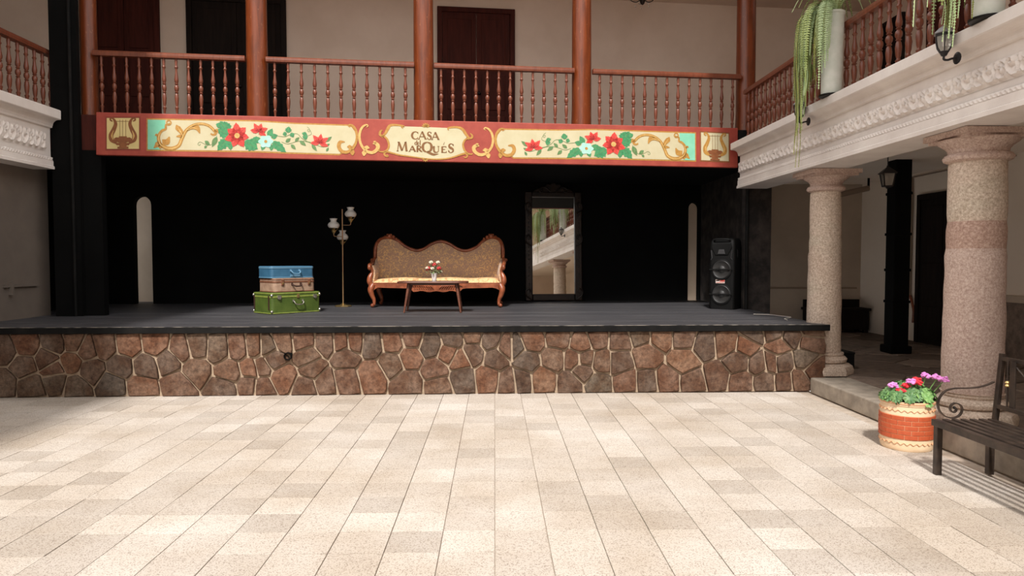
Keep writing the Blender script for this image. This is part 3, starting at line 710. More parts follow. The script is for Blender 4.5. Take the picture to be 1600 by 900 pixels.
# flower panels
pan_out = [A_(548, 122), A_(1600, 140), B_(500, 165), B_(1010, 182), B_(1050, 195), B_(1085, 240), B_(1100, 300), B_(1088, 360), B_(1050, 415), B_(1000, 452), B_(945, 464), B_(930, 478), B_(400, 462), A_(1600, 450), A_(548, 436)]
pan_in = [A_(560, 136), A_(1600, 154), B_(500, 178), B_(1010, 196), B_(1042, 208), B_(1072, 248), B_(1086, 300), B_(1076, 352), B_(1040, 404), B_(994, 440), B_(942, 450), B_(926, 464), B_(400, 448), A_(1600, 436), A_(560, 422)]
teal = [A_(*p) for p in [(560, 136), (728, 139), (728, 222), (690, 242), (664, 285), (664, 330), (640, 390), (690, 424), (560, 422)]]
def leaf(P, cx, cy, ang, L, W, ser=0):
    """pointed leaf from its stalk, sketch units; ang clockwise degrees from +x"""
    a = math.radians(ang); ca, sa = math.cos(a), math.sin(a); n = 9; up_, dn = [], []
    for i in range(n+1):
        u = i/n; wd = W*math.sin(math.pi*u**.8)*(1+(ser if i % 2 else -ser*.6))
        if i in (0, n): wd = 0
        up_.append((u*L, wd/2)); dn.append((u*L, -wd/2))
    pts = up_+dn[-2:0:-1]
    return [P(cx+x*ca-y*sa, cy+x*sa+y*ca) for x, y in pts]
def rib(P, cx, cy, ang, L): 
    a = math.radians(ang); return ([P(cx, cy), P(cx+L*.85*math.cos(a), cy+L*.85*math.sin(a))], [.007, .003])
SCR = [([A_(*p) for p in [(772, 168), (755, 178), (742, 165), (752, 146), (775, 148), (784, 168), (768, 186), (735, 186), (732, 225), (700, 240), (672, 275), (664, 320), (684, 375), (735, 406), (800, 412), (858, 384), (888, 320), (930, 240), (1000, 190), (1080, 176), (1150, 196), (1198, 240), (1215, 268), (1190, 282), (1165, 270)]], [.008, .014, .016, .018, .02, .03, .035, .045, .05, .05, .045, .04, .035, .04, .03, .02]),
       ([A_(905, 300), A_(880, 250), A_(850, 215), A_(836, 186)], [.03, .06, .075, .01]), ([A_(900, 310), A_(870, 295), A_(835, 298)], [.03, .045, .012]),
       ([A_(935, 240), A_(985, 212), A_(1035, 215), A_(1062, 268)], [.02, .05, .075, .012]), ([A_(700, 352), A_(745, 348), A_(770, 300)], [.075, .085, .014]),
       ([A_(678, 350), A_(655, 375), A_(620, 408)], [.05, .075, .01]), ([A_(685, 370), A_(682, 395), A_(676, 416)], [.04, .06, .012]), ([A_(660, 300), A_(645, 280), A_(632, 292)], [.03, .03, .01]),
       ([A_(1200, 250), A_(1225, 240), A_(1240, 262)], [.03, .05, .02])]
SCRH = [([A_(*p) for p in [(672, 275), (664, 320), (684, 375), (735, 406), (800, 412), (858, 384), (888, 320), (930, 240), (1000, 190), (1080, 176), (1150, 196), (1198, 240)]], [.01, .016, .012, .01]),
        ([A_(900, 295), A_(872, 245), A_(846, 205)], [.006, .014, .005]), ([A_(945, 236), A_(990, 214), A_(1040, 228)], [.006, .014, .005])]
CS = [([B_(*p) for p in [(1030, 208), (1012, 196), (1024, 184), (1056, 196), (1084, 240), (1094, 300), (1082, 362), (1046, 418), (995, 448), (944, 436), (920, 392), (934, 352), (978, 350)]], [.01, .014, .02, .03, .035, .035, .035, .04, .045, .05, .055, .05, .012]),
      ([B_(1046, 400), B_(1022, 398), B_(1000, 396)], [.03, .06, .012]), ([B_(1052, 420), B_(1050, 450), B_(1052, 478)], [.03, .07, .02])]
CSR = [([B_(*p) for p in [(1186, 208), (1200, 196), (1186, 184), (1152, 202), (1126, 246), (1118, 310), (1136, 380), (1184, 436), (1240, 452), (1286, 424), (1296, 388), (1276, 366), (1246, 366)]], [.01, .014, .02, .03, .035, .035, .035, .04, .045, .05, .055, .05, .012]),
       ([B_(1160, 410), B_(1190, 404), B_(1214, 410)], [.03, .06, .012]), ([B_(1172, 430), B_(1164, 456), B_(1160, 484)], [.03, .07, .02]), ([B_(1270, 372), B_(1266, 352), B_(1252, 346)], [.03, .04, .01])]
VINE = [([A_(1225, 290), A_(1215, 330), A_(1165, 378), A_(1110, 372), A_(1065, 350), A_(1042, 370), A_(1058, 384), A_(1066, 368)], [.006]), ([A_(1150, 375), A_(1112, 400)], [.006]),
        ([B_(330, 292), B_(400, 300), B_(450, 280), B_(520, 272), B_(570, 320), B_(640, 352), B_(740, 362)], [.007]), ([B_(370, 350), B_(430, 370), B_(520, 345), B_(600, 345), B_(690, 375), B_(760, 398), B_(805, 395)], [.007]),
        ([B_(610, 295), B_(655, 275), B_(645, 240), B_(622, 232), B_(622, 248), B_(640, 250), B_(638, 225), B_(615, 205)], [.005]), ([B_(740, 355), B_(790, 348)], [.006]), ([B_(680, 345), B_(710, 338)], [.006])]
LV = [(A_, 1345, 290, -150, 130, 100, .2), (A_, 1350, 245, -122, 110, 70, .2), (A_, 1330, 320, 132, 150, 90, .2), (A_, 1350, 340, 85, 90, 60, .2), (A_, 1490, 345, 30, 150, 110, .2), (A_, 1225, 300, 115, 110, 50, 0), (A_, 1110, 340, 40, 66, 36, 0), (A_, 1125, 385, 125, 34, 26, 0),
      (A_, 1235, 215, -62, 60, 60, .2), (A_, 1300, 215, -125, 80, 60, .2),
      (B_, 170, 320, 165, 110, 66, .1), (B_, 240, 300, -62, 90, 56, .1), (B_, 270, 305, -18, 66, 50, .1), (B_, 280, 345, 38, 170, 76, .18), (B_, 200, 375, 110, 60, 44, .1), (B_, 275, 375, 95, 60, 44, .1), (B_, 150, 275, -20, 70, 44, 0),
      (B_, 430, 262, -80, 62, 56, .3), (B_, 420, 268, 165, 42, 40, .3), (B_, 460, 262, 60, 52, 40, .3), (B_, 410, 352, -38, 62, 36, 0), (B_, 500, 342, -42, 56, 30, 0), (B_, 460, 375, 45, 66, 34, 0), (B_, 545, 340, 38, 76, 36, 0), (B_, 585, 290, -70, 40, 46, .3), (B_, 590, 275, 75, 60, 44, .3), (B_, 660, 375, 52, 80, 32, 0), (B_, 790, 348, -38, 80, 34, 0), (B_, 790, 392, -30, 50, 26, 0), (B_, 800, 440, -60, 44, 24, 0)]
def poinsettia(P, cx, cy, r, n=7, ph=0, w_=.55, half=False):
    out = []
    for k in range(n):
        a = ph+(360*k/n if not half else -170+200*k/(n-1)); out.append(leaf(P, cx, cy, a, r*(1 if k % 2 else .9), r*w_, .12))
    return out
def disc(P, cx, cy, r, n=14): return [P(cx+r*math.cos(2*math.pi*k/n), cy+r*math.sin(2*math.pi*k/n)) for k in range(n)]
for side in (0, 1):
    T = (lambda q: q) if side == 0 else mirror
    flat('panel_border', [T(pan_out)], 'paint_gold', U)
    flat('panel_ground', [T(pan_in)], 'paint_cream', 2*U)
    flat('teal_corner', [T(teal)], 'paint_teal', 3*U)
    strokes('vine', [(T(a), b*2) for a, b in VINE], 'paint_leaf_olive', 3.5*U, 5)
    for q in LV:
        P, cx, cy, ang, L, W, ser = q
        lf = flat('painted_leaf', [T(leaf(P, cx, cy, ang, L, W, ser))], 'paint_leaf' if ser else 'paint_leaf_olive', 4*U+.0004*(R.random()))
        rb_, ww = rib(P, cx, cy, ang, L); strokes('leaf_vein', [(T(rb_), ww)], 'paint_leaf_olive' if ser else 'paint_leaf', 4.6*U, 2)
    strokes('scroll', [(T(a), b) for a, b in SCR], 'paint_gold', 4*U)
    strokes('scroll_highlight', [(T(a), b) for a, b in SCRH], 'paint_gold_light', 5*U)
    strokes('scroll', [(T(a), b) for a, b in CS], 'paint_gold', 4*U)
    strokes('scroll', [(T(a), b) for a, b in CSR], 'paint_gold_light', 4*U)
    for (P, cx, cy, r, n, ph, w_, half) in ((A_, 1420, 290, 128, 7, 8, .62, False), (B_, 150, 250, 92, 5, 0, .5, True), (B_, 735, 360, 100, 5, -10, .45, True)):
        flat('painted_flower', [T(q) for q in poinsettia(P, cx, cy, r, n, ph, w_, half)], 'paint_flower', 5.4*U)
        strokes('petal_line', [(T([P(cx, cy), P(cx+.7*r*math.cos(math.radians(ph+(360*k/n if not half else -170+200*k/(n-1)))), cy+.7*r*math.sin(math.radians(ph+(360*k/n if not half else -170+200*k/(n-1)))))]), [.01, .003]) for k in range(n)], 'paint_flower_dark', 6*U, 2)
    flat('flower_eye', [T(disc(A_, 1420, 290, 26))], 'paint_gold_light', 6.8*U)
    flat('painted_flower', [T([B_(218+66*(1+.12*math.cos(6*t_))*math.cos(t_), 345+58*(1+.12*math.cos(6*t_))*math.sin(t_)) for t_ in np.linspace(0, 2*math.pi, 37)[:-1]])], 'paint_blue', 5.4*U)
    flat('flower_eye', [T(disc(B_, 218, 346, 15))], 'paint_gold', 6.8*U)
# cartouche
ctp = [(300, 196), (430, 200), (640, 206), (866, 216), (965, 212), (1008, 236), (1046, 300), (1010, 345), (1008, 405), (1036, 452), (960, 478), (870, 503), (760, 514), (640, 510), (500, 490), (400, 476), (285, 436), (296, 385), (280, 330), (246, 292), (272, 250), (284, 214)]
car = [C_(*p) for p in ctp]
ccx = sum(p[0] for p in car)/len(car); ccz = sum(p[1] for p in car)/len(car)
flat('cartouche_ground', [car], 'paint_cream', 2*U)
strokes('cartouche_border', [([*car, car[0]], [.022])], 'paint_gold', 3*U, 5) if False else None
CB = [([C_(*p) for p in [(430, 220), (414, 206), (440, 200), (380, 188), (310, 190), (285, 220), (262, 262), (232, 292), (206, 276), (214, 246), (232, 236)]], [.01, .014, .022, .026, .035, .045, .035, .03, .035, .03, .01]),
      ([C_(*p) for p in [(232, 312), (226, 296), (250, 298), (280, 330), (294, 385), (276, 428), (236, 444), (204, 440), (196, 428), (210, 422)]], [.008, .016, .026, .028, .028, .026, .022, .018, .016, .01]),
      ([C_(*p) for p in [(272, 470), (286, 486), (262, 484), (250, 462), (270, 444), (330, 458), (400, 476), (500, 490), (640, 510)]], [.01, .02, .026, .03, .026, .022, .02, .018, .016]),
      ([C_(*p) for p in [(868, 238), (860, 222), (880, 212), (950, 208), (1000, 228), (1030, 270), (1060, 308), (1088, 312), (1094, 290), (1074, 266)]], [.01, .02, .024, .03, .04, .04, .03, .03, .03, .01]),
      ([C_(*p) for p in [(1064, 332), (1052, 318), (1024, 332), (1006, 375), (1018, 425), (1050, 460), (1086, 468), (1098, 458)]], [.008, .018, .026, .028, .028, .024, .02, .01]),
      ([C_(*p) for p in [(1010, 490), (1030, 500), (1046, 486), (1036, 462), (1000, 466), (930, 490), (860, 508), (760, 516), (640, 511)]], [.01, .02, .026, .03, .026, .022, .02, .018, .016])]
strokes('cartouche_scroll', CB, 'paint_gold', 4*U)
flat('cartouche_shell', [leaf(C_, 648, 206, a, 44, 18) for a in (-160, -130, -100, -70, -40, -15)], 'paint_gold', 5*U)
flat('cartouche_shell', [leaf(C_, 645, 508, a, 36, 16) for a in (20, 55, 90, 125, 160)], 'paint_gold', 5*U)
# lettering, built stroke by stroke inside each letter's box
def letter(ch, x0, x1, yt, yb, wt):
    P = lambda u, v: C_(x0+(x1-x0)*u, yb+(yt-yb)*v+(x0+x1-1280)/2*.0)
    k, n_ = wt, wt*.42; o = []
    S = lambda a, b, w0=k, w1=None: o.append(([P(*a), P(*b)], [w0, w1 or w0]))
    Cv = lambda pts, ws: o.append(([P(*q) for q in pts], ws))
    serif = lambda u, v, h=.13: o.append(([P(u-h, v), P(u+h, v)], [n_*.8, n_*.8]))
    if ch == 'A': S((.10, 0), (.5, 1), n_); S((.48, 1), (.9, 0), k); S((.25, .33), (.74, .33), n_); serif(.1, .015); serif(.9, .015)
    elif ch == 'C': Cv([(.95, .8), (.8, .95), (.5, 1), (.18, .82), (.05, .5), (.18, .18), (.5, 0), (.82, .06), (.97, .22)], [n_, n_, n_*1.1, k, k*1.2, k, n_*1.1, n_, n_]); S((.95, .97), (.95, .75), n_)
    elif ch == 'S': Cv([(.88, .8), (.72, .96), (.45, 1), (.2, .86), (.22, .65), (.5, .52), (.8, .38), (.86, .18), (.6, .01), (.3, .02), (.1, .22)], [n_, n_, n_, k*.8, k, k*1.2, k, k*.8, n_, n_, n_]); S((.88, .97), (.88, .75), n_); S((.1, .05), (.1, .27), n_)
    elif ch == 'M': S((.1, 0), (.2, 1), n_); S((.2, 1), (.5, .05), k); S((.5, .05), (.8, 1), n_); S((.8, 1), (.9, 0), k); serif(.1, .015, .09); serif(.9, .015, .1); serif(.16, .99, .06); serif(.84, .99, .06)
    elif ch == 'R': S((.2, 0), (.2, 1), k); Cv([(.2, .98), (.55, .98), (.75, .78), (.6, .55), (.2, .5)], [n_, n_, k, n_, n_]); Cv([(.45, .5), (.7, .2), (1.02, -.02)], [k, k, n_]); serif(.2, .015); serif(.2, .985, .1)
    elif ch == 'Q': Cv([(.5, 1), (.15, .85), (.03, .5), (.15, .15), (.5, 0), (.85, .15), (.97, .5), (.85, .85), (.5, 1)], [n_, k*.9, k*1.25, k*.9, n_, k*.9, k*1.25, k*.9, n_]); Cv([(.5, .02), (.8, -.12), (1.2, -.26), (1.7, -.2)], [k, k*1.1, k, n_*.5])
    elif ch == 'U': Cv([(.2, 1), (.2, .35), (.3, .08), (.55, 0), (.75, .1), (.82, .35), (.82, 1)], [k, k, k, n_*1.2, n_, n_, n_]); serif(.2, .985); serif(.82, .985)
    elif ch == 'E': S((.25, 0), (.25, 1), k); S((.25, .98), (.85, .98), n_); S((.25, .52), (.7, .52), n_); S((.25, .02), (.9, .02), n_); S((.85, 1), (.85, .82), n_); S((.9, 0), (.9, .2), n_); serif(.2, .015, .08)
    elif ch == 'd': Cv([(.8, .45), (.5, .6), (.2, .45), (.15, .2), (.4, 0), (.8, .15)], [n_, n_, k, k, n_, n_]); S((.82, 0), (.82, 1), k)
    elif ch == 'e': Cv([(.15, .3), (.85, .36), (.7, .58), (.4, .6), (.12, .35), (.3, .03), (.6, 0), (.88, .12)], [n_, n_, n_, n_, k, k*.8, n_, n_])
    elif ch == 'l': S((.5, 0), (.5, 1), k)
    elif ch == "'": S((.2, 0), (.8, 1), k*.7, n_)
    return o
W1 = .026
for ch_, x0, x1, yt, yb, wt in (('C', 512, 575, 252, 322, W1), ('A', 572, 655, 250, 324, W1), ('S', 660, 704, 254, 326, W1), ('A', 700, 778, 256, 328, W1),
                              ('d', 540, 566, 334, 378, .014), ('e', 566, 585, 334, 379, .014), ('l', 588, 600, 334, 380, .014),
                              ('M', 366, 474, 350, 438, .03), ('A', 484, 552, 388, 442, W1), ('R', 556, 612, 388, 444, W1), ('Q', 616, 706, 352, 446, .032), ('U', 712, 782, 392, 450, W1), ('E', 790, 852, 394, 452, W1), ('S', 862, 918, 368, 452, .03), ("'", 815, 832, 374, 352, .012)):
    if ch_ == "'": yt, yb = 352, 376
    strokes('letter', letter(ch_, x0, x1, yt, yb, wt), 'paint_letter', 4*U, 5)
# black bracket and scaffold pole at the right end
bk = tag(empty('scaffold_pole', (0, FA, 0), PHI), 'grey-black metal pole and bracket at the right end of the banner', 'pole')
MB().tube([(fs(3.905), -.02, SH), (fs(3.905), -.02, 3.74)], .026, 10).build('pole', 'black_wear', bk, smooth=True)
MB().box(fs(3.76), fs(3.89), .0, .06, 3.02, 3.57).build('bracket_plate', 'black_wear', bk, bevel=.006)
MB().bar((fs(3.77), -.02, 3.02), (fs(3.9), -.02, 3.10), .02, .02).build('strut', 'chrome', bk)
MB().bar((fs(3.905), -.02, 3.72), (fs(4.2), -.02, 3.70), .015, .015).build('tie_rod', 'black_wear', bk)

# ================================================================== SOFA
sf = tag(empty('sofa', (-.935, 11.83, SH), -.02), 'carved wooden settee with a wavy crest and brown gold-sprigged upholstery', 'sofa')
crest = [(-1.075, .80), (-1.07, .95), (-1.04, 1.06), (-.98, 1.125), (-.87, 1.15), (-.75, 1.11), (-.61, 1.0), (-.44, .93), (-.29, .955), (-.15, 1.04), (.0, 1.085), (.15, 1.04), (.29, .955), (.44, .925), (.61, .985), (.75, 1.10), (.87, 1.15), (.98, 1.125), (1.04, 1.06), (1.07, .95), (1.075, .80)]
CR = spline([(x, z, 0) for x, z in crest], 5)
def back_y(x):
    a = min(1.0, abs(x)/1.07); return .30-.30*a**6
def uphol(off, zb):
    nu, nv = 60, 14; v = []; f = []
    cx = [p.x for p in CR[8:-8]]; cz = [p.y for p in CR[8:-8]]
    for i in range(nu+1):
        x = -1.035+2.07*i/nu; top = float(np.interp(x, cx, cz))-.025
        for j in range(nv+1):
            t_ = j/nv; z = zb+(top-zb)*t_
            y = back_y(x)+off+.10*(t_-.5)*.9
            if off < 0: y -= .03*math.sin(math.pi*t_)
            v.append((x, y, z))
    for i in range(nu):
        for j in range(nv): a = i*(nv+1)+j; f.append((a, a+nv+1, a+nv+2, a+1))
    return v, f, nu, nv
v1, f1, nu, nv = uphol(-.045, .40); v2, f2, _, _ = uphol(.04, .40)
m = MB(); n1 = len(v1); m.add(v1+v2, f1+[tuple(i+n1 for i in q[::-1]) for q in f2])
edge = [i*(nv+1)+nv for i in range(nu+1)]; m.f += [(a, b, b+n1, a+n1) for a, b in zip(edge, edge[1:])]
edge = [i*(nv+1) for i in range(nu+1)]; m.f += [(b, a, a+n1, b+n1) for a, b in zip(edge, edge[1:])]
m.f += [(j+1, j, j+n1, j+1+n1) for j in range(nv)]; l0 = nu*(nv+1); m.f += [(l0+j, l0+j+1, l0+j+1+n1, l0+j+n1) for j in range(nv)]
m.build('back_upholstery', 'brocade', sf, smooth=60)
MB().tube([(p.x, back_y(p.x)+.045*0+.04, p.y) for p in CR], [.030+.008*math.sin(i*.9)*0 for i in range(len(CR))], 10).build('crest_rail', 'carved_wood', sf, smooth=True)
for s_ in (-1, 1):
    m = MB()                                     # carved knot on each shoulder
    for dx, dz, r_ in ((0, .02, .045), (-.07, .01, .03), (.07, .005, .03), (-.12, -.02, .022), (.13, -.025, .022), (.03, .045, .02), (-.03, .045, .02)):
        m.ball((s_*.87+dx*s_, back_y(.87)+.03, 1.15+dz), (r_, r_*.8, r_), 10, 6)
    m.build('crest_carving', 'carved_wood', sf, smooth=True)
    am = tag(empty('arm'), 'x', 'x'); del am['label'], am['category']; am.parent = sf
    # side upholstery between back and arm
    v = []; f = []
    for i in range(13):
        t_ = i/12; y = .04-.38*t_; x = s_*(1.035-.02*math.sin(math.pi*t_)); top = .80-.12*min(1, t_*1.6)
        for j in range(7): u = j/6; v += [(x-s_*.03*math.sin(math.pi*u), y, .40+(top-.40)*u)]
        for j in range(7): u = j/6; v += [(x+s_*.035, y, .40+(top-.40)*u)]
    for i in range(12):
        for b in (0, 7):
            for j in range(6): a = i*14+b+j; f.append((a, a+14, a+15, a+1))
        f.append((i*14+6, i*14+20, i*14+27, i*14+13))
    f.append((0, 1, 2, 3, 4, 5, 6, 13, 12, 11, 10, 9, 8, 7)); f.append(tuple(168+k for k in (0, 1, 2, 3, 4, 5, 6, 13, 12, 11, 10, 9, 8, 7)))
    MB().add(v, f).build('arm_upholstery', 'brocade', am, smooth=50)
    MB().tube(spline([(s_*1.075, .05, .82), (s_*1.085, .0, .77), (s_*1.09, -.03, .755), (s_*1.095, -.10, .72), (s_*1.09, -.24, .70), (s_*1.085, -.36, .685), (s_*1.085, -.40, .66), (s_*1.085, -.395, .63), (s_*1.085, -.37, .63)], 6), [.028]*10+[.034]*24+[.03]*14+[.018], 10).build('arm_rail', 'carved_wood', am, smooth=True)
    MB().ball((s_*1.12, .0, .765), (.03, .035, .03), 10, 6).build('arm_volute', 'carved_wood', am, smooth=True)
    P = spline([(s_*1.08, -.37, .66), (s_*1.055, -.35, .60), (s_*1.06, -.34, .55), (s_*1.085, -.36, .48), (s_*1.09, -.37, .42), (s_*1.075, -.365, .36)], 6)
    MB().tube(P, list(np.interp(np.linspace(0, 1, len(P)), [0, .3, .6, .8, 1], [.032, .026, .042, .045, .038])), 10).build('arm_support', 'carved_wood', am, smooth=True)
    for k in range(3): pass
# seat
m = MB(); nx, ny = 40, 12; v = []; f = []
for side in (0, 1):
    for i in range(nx+1):
        for j in range(ny+1):
            a = -1+2*i/nx; b = -1+2*j/ny; x = 1.03*a; fr = -.40-.03*math.cos(math.pi*a/2); y = .26+(fr-.26)*(1-b)/2
            d = (1-abs(a)**14)*(1-abs(b)**8); z = .395 if side == 0 else .40+.075*d**.5+.008*math.sin(9*a)*d
            v.append((x, y, z))
N = (nx+1)*(ny+1)
for side in (0, 1):
    for i in range(nx):
        for j in range(ny): a = side*N+i*(ny+1)+j; q = (a, a+ny+1, a+ny+2, a+1); f.append(q if side else q[::-1])
m.add(v, f).build('seat_cushion', 'brocade_seat', sf, smooth=60)
def rail_poly(n=40):
    top, bot = [], []
    for i in range(n+1):
        x = -1.06+2.12*i/n; a = abs(x)/1.06
        bz = .305+.02*a**2 if a > .36 else .255+.02*math.cos(a*28)*.5+.02*a
        if .36 < a < .42: bz = .30
        if a > .9: bz = .31-.09*((a-.9)/.1)**2
        top.append((x, .395)); bot.append((x, bz))
    return bot+top[::-1]
RPp = rail_poly(); n2 = 41; v = []; f = []
for x, z in RPp: v.append((x, -.405-.03*math.cos(math.pi*x/2.1), z))
for x, z in RPp: v.append((x, -.35-.03*math.cos(math.pi*x/2.1), z))
tot = len(RPp)
for i in range(n2-1): f.append((i, i+1, tot-2-i, tot-1-i)); f.append((tot+i+1, tot+i, 2*tot-1-i, 2*tot-2-i))
for i in range(tot): f.append((i, (i+1) % tot, (i+1) % tot+tot, i+tot))
ar = MB().add(v, f).build('apron', 'carved_wood', sf, smooth=30)
m = MB()
for s_ in (-1, 1):
    for k in range(9):
        x = s_*(.05+k*.037); m.tube(spline([(x, -.44, .30), (x+s_*.02, -.448, .33+.004*k), (x+s_*.055, -.444, .355), (x+s_*.07, -.436, .34)], 4), .009, 6)
m.build('apron_carving', 'carved_wood', ar, smooth=True)['kind'] = 'stuff'
for s_ in (-1, 1):
    for fy in (-1, 1):
        y0 = -.38 if fy < 0 else .24; dy = -.03 if fy < 0 else .05
        P = spline([(s_*1.03, y0, .37), (s_*1.065, y0+dy, .29), (s_*1.045, y0+dy, .20), (s_*1.015, y0+dy*.6, .12), (s_*1.01, y0+dy, .055), (s_*1.03, y0+dy*1.5, .042)], 6)
        lg = MB().tube(P, list(np.interp(np.linspace(0, 1, len(P)), [0, .2, .5, .75, .9, 1], [.05, .05, .034, .024, .024, .03])), 10).build('leg', 'carved_wood', sf, smooth=True)
        MB().ball((s_*1.035, y0+dy*1.6, .032), (.034, .038, .032), 10, 6).build('scroll_foot', 'carved_wood', lg, smooth=True)
for o_ in list(sf.children):
    pass

# ================================================================== COFFEE TABLE, VASE
tb = tag(empty('coffee_table', (-.905, 10.42, SH)), 'low dark wood coffee table with splayed tapered legs before the sofa', 'table')
m = MB(); poly = []
for k in range(32):
    a = 2*math.pi*k/32; ca, sa = math.cos(a), math.sin(a)
    poly.append((.52*math.copysign(abs(ca)**.35, ca), .24*math.copysign(abs(sa)**.35, sa)))
v = [(x, y, .43) for x, y in poly]+[(x*1.0, y, .455) for x, y in poly]; n = 32
m.add(v, [tuple(range(n-1, -1, -1)), tuple(range(n, 2*n))]+[(i, (i+1) % n, (i+1) % n+n, i+n) for i in range(n)]).build('tabletop', 'table_wood', tb, bevel=.006)
MB().box(-.36, .36, -.12, .12, .40, .43).build('frame', 'table_wood', tb, bevel=.004)
for sx in (-1, 1):
    for sy in (-1, 1):
        P = [(sx*.345, sy*.13, .43), (sx*.41, sy*.205, .004)]
        MB().tube(P, [.026, .013], 12).build('leg', 'table_wood', tb, smooth=True)
vs = tag(empty('flower_vase', (-.895, 10.44, SH+.455)), 'small white vase of red and cream artificial flowers on the coffee table', 'vase')
MB().lathe([(.03, 0), (.04, .005), (.045, .03), (.05, .08), (.058, .13), (.068, .155), (.062, .155), (.05, .12), (.03, .02)], 20, cap=False).build('vase', 'porcelain', vs, smooth=True)
MB().lathe([(.001, .002), (.04, .002)], 12).build('vase_bottom', 'porcelain', vs)
rv = random.Random(4)
def blossom(c, r, mat, par, name='blossom', n=10):
    m = MB(); m.ball(c, r*.55, 8, 5)
    for k in range(n):
        a = 2.4*k; t_ = math.acos(1-1.5*(k+.5)/n); d = Vector((math.sin(t_)*math.cos(a), math.sin(t_)*math.sin(a), math.cos(t_)))
        p = Vector(c)+d*r*.55; m.ball(tuple(p), (r*.5, r*.5, r*.42), 7, 4)
    return m.build(name, mat, par, smooth=True)
for (x, z, r_, mt) in ((-.115, .235, .052, 'vase_flower_red'), (-.13, .245, .036, 'vase_flower_white'), (-.055, .35, .046, 'vase_flower_white'), (.0, .305, .05, 'vase_flower_red'), (.075, .35, .044, 'vase_flower_white'), (.095, .24, .046, 'vase_flower_red'), (-.03, .235, .05, 'vase_flower_white'), (.05, .26, .045, 'vase_flower_white'), (.125, .17, .034, 'vase_flower_white')):
    y = rv.uniform(-.05, .05) if mt != 'vase_flower_white' or x > -.12 else -.05
    b = blossom((x, y, z), r_, mt, vs)
    MB().tube([(x*.25, y*.3, .10), (x*.8, y*.8, z-.03)], .004, 5).build('stem', 'vase_leaf', vs)
for k in range(40):
    a = rv.uniform(0, 6.28); r_ = rv.uniform(.03, .16); c = (r_*math.cos(a), .6*r_*math.sin(a), rv.uniform(.15, .30))
    MB().add([(-.03, 0, 0), (0, -.018, .006), (.034, 0, .0), (0, .018, .006), (0, 0, -.004)], [(0, 1, 4), (1, 2, 4), (2, 3, 4), (3, 0, 4)]).build('leaf', 'vase_leaf', vs, c, (rv.uniform(-.9, .9), rv.uniform(-.9, .9), a))

vs.scale = (.78,)*3
# ================================================================== FLOOR LAMP
lp = tag(empty('floor_lamp', (-2.50, 11.66, SH)), 'brass floor lamp with three white oil-lamp shades at different heights', 'lamp')
MB().lathe([(.135, 0), (.14, .008), (.13, .02), (.06, .03), (.025, .045), (.014, .055)], 8).build('base', 'brass', lp, smooth=30)
MB().tube([(0, 0, .05), (0, 0, 1.60)], .011, 10).build('pole', 'copper_pole', lp, smooth=True)
for (dx, dy, z) in ((.14, -.02, 1.36), (-.13, -.06, 1.175), (-.03, .14, .99)):
    a = tag(empty('lamp_arm'), 'x', 'x'); del a['label'], a['category']; a.parent = lp; a.location = (dx, dy, z)
    P = spline([(-dx, -dy, -.02), (-dx*.4, -dy*.4, -.022), (-dx*.05, -dy*.05, -.015), (0, 0, .04)], 5)
    MB().tube(P, .007, 8).build('arm_tube', 'copper_pole', a, smooth=True)
    MB().lathe([(.008, .02), (.03, .05), (.036, .075), (.02, .095), (.03, .11), (.018, .12)], 12).build('oil_font', 'brass', a, smooth=True)
    sh = MB().lathe([(.072, .115), (.092, .14), (.096, .165), (.08, .195), (.052, .215), (.046, .235), (.06, .262), (.064, .268), (.056, .268), (.042, .238), (.046, .212), (.074, .19), (.088, .162), (.066, .12)], 24, cap=False).build('glass_shade', 'opal_glass', a, smooth=60)
    MB().lathe([(.03, .26), (.035, .275), (.02, .30), (.004, .31)], 12).build('finial', 'iron_black', a, smooth=True)
    for k in range(3):
        q = k*2.094; MB().tube([(.085*math.cos(q), .085*math.sin(q), .13), (.03*math.cos(q), .03*math.sin(q), .06)], .003, 5).build('shade_holder', 'brass', a)
MB().tube(spline([(-.03, .14, .97), (-.035, .13, .90), (-.02, .13, .84), (-.025, .13, .79)], 5), .004, 5).build('pull_chain', 'brass', lp)

# ================================================================== SUITCASES
def rounded(L, W, r, n=5):
    P = []
    for cx, cy, a0 in ((L-r, r, -90), (L-r, W-r, 0), (r, W-r, 90), (r, r, 180)):
        for k in range(n+1): a = math.radians(a0+90*k/n); P.append((cx+r*math.cos(a), cy+r*math.sin(a)))
    return P
def suitcase(name, near, rz, L, W, H, z, mat, edge, label, split, r=.05):
    c = tag(empty(name, (near[0], near[1], z), rz), label, 'suitcase', 'stacked vintage suitcases')
    P = rounded(L, W, r); n = len(P)
    def shell(nm, z0, z1, mt, g=0, bev=.012):
        cx, cy = L/2, W/2; v = []
        for zz, sc in ((z0, g), (z1, g)):
            for x, y in P: v.append((x+(math.copysign(sc, x-cx)), y+math.copysign(sc, y-cy), zz))
        return MB().add(v, [tuple(range(n-1, -1, -1)), tuple(range(n, 2*n))]+[(i, (i+1) % n, (i+1) % n+n, i+n) for i in range(n)]).build(nm, mt, c, smooth=30, bevel=bev)
    shell('bottom_shell', 0, H*split-.004, mat); shell('lid', H*split+.004, H, mat)
    shell('seam_band', H*split-.012, H*split+.012, edge, .004, .003); shell('top_edge', H-.022, H-.008, edge, .004, .003); shell('bottom_edge', .004, .018, edge, .004, .003)
    return c
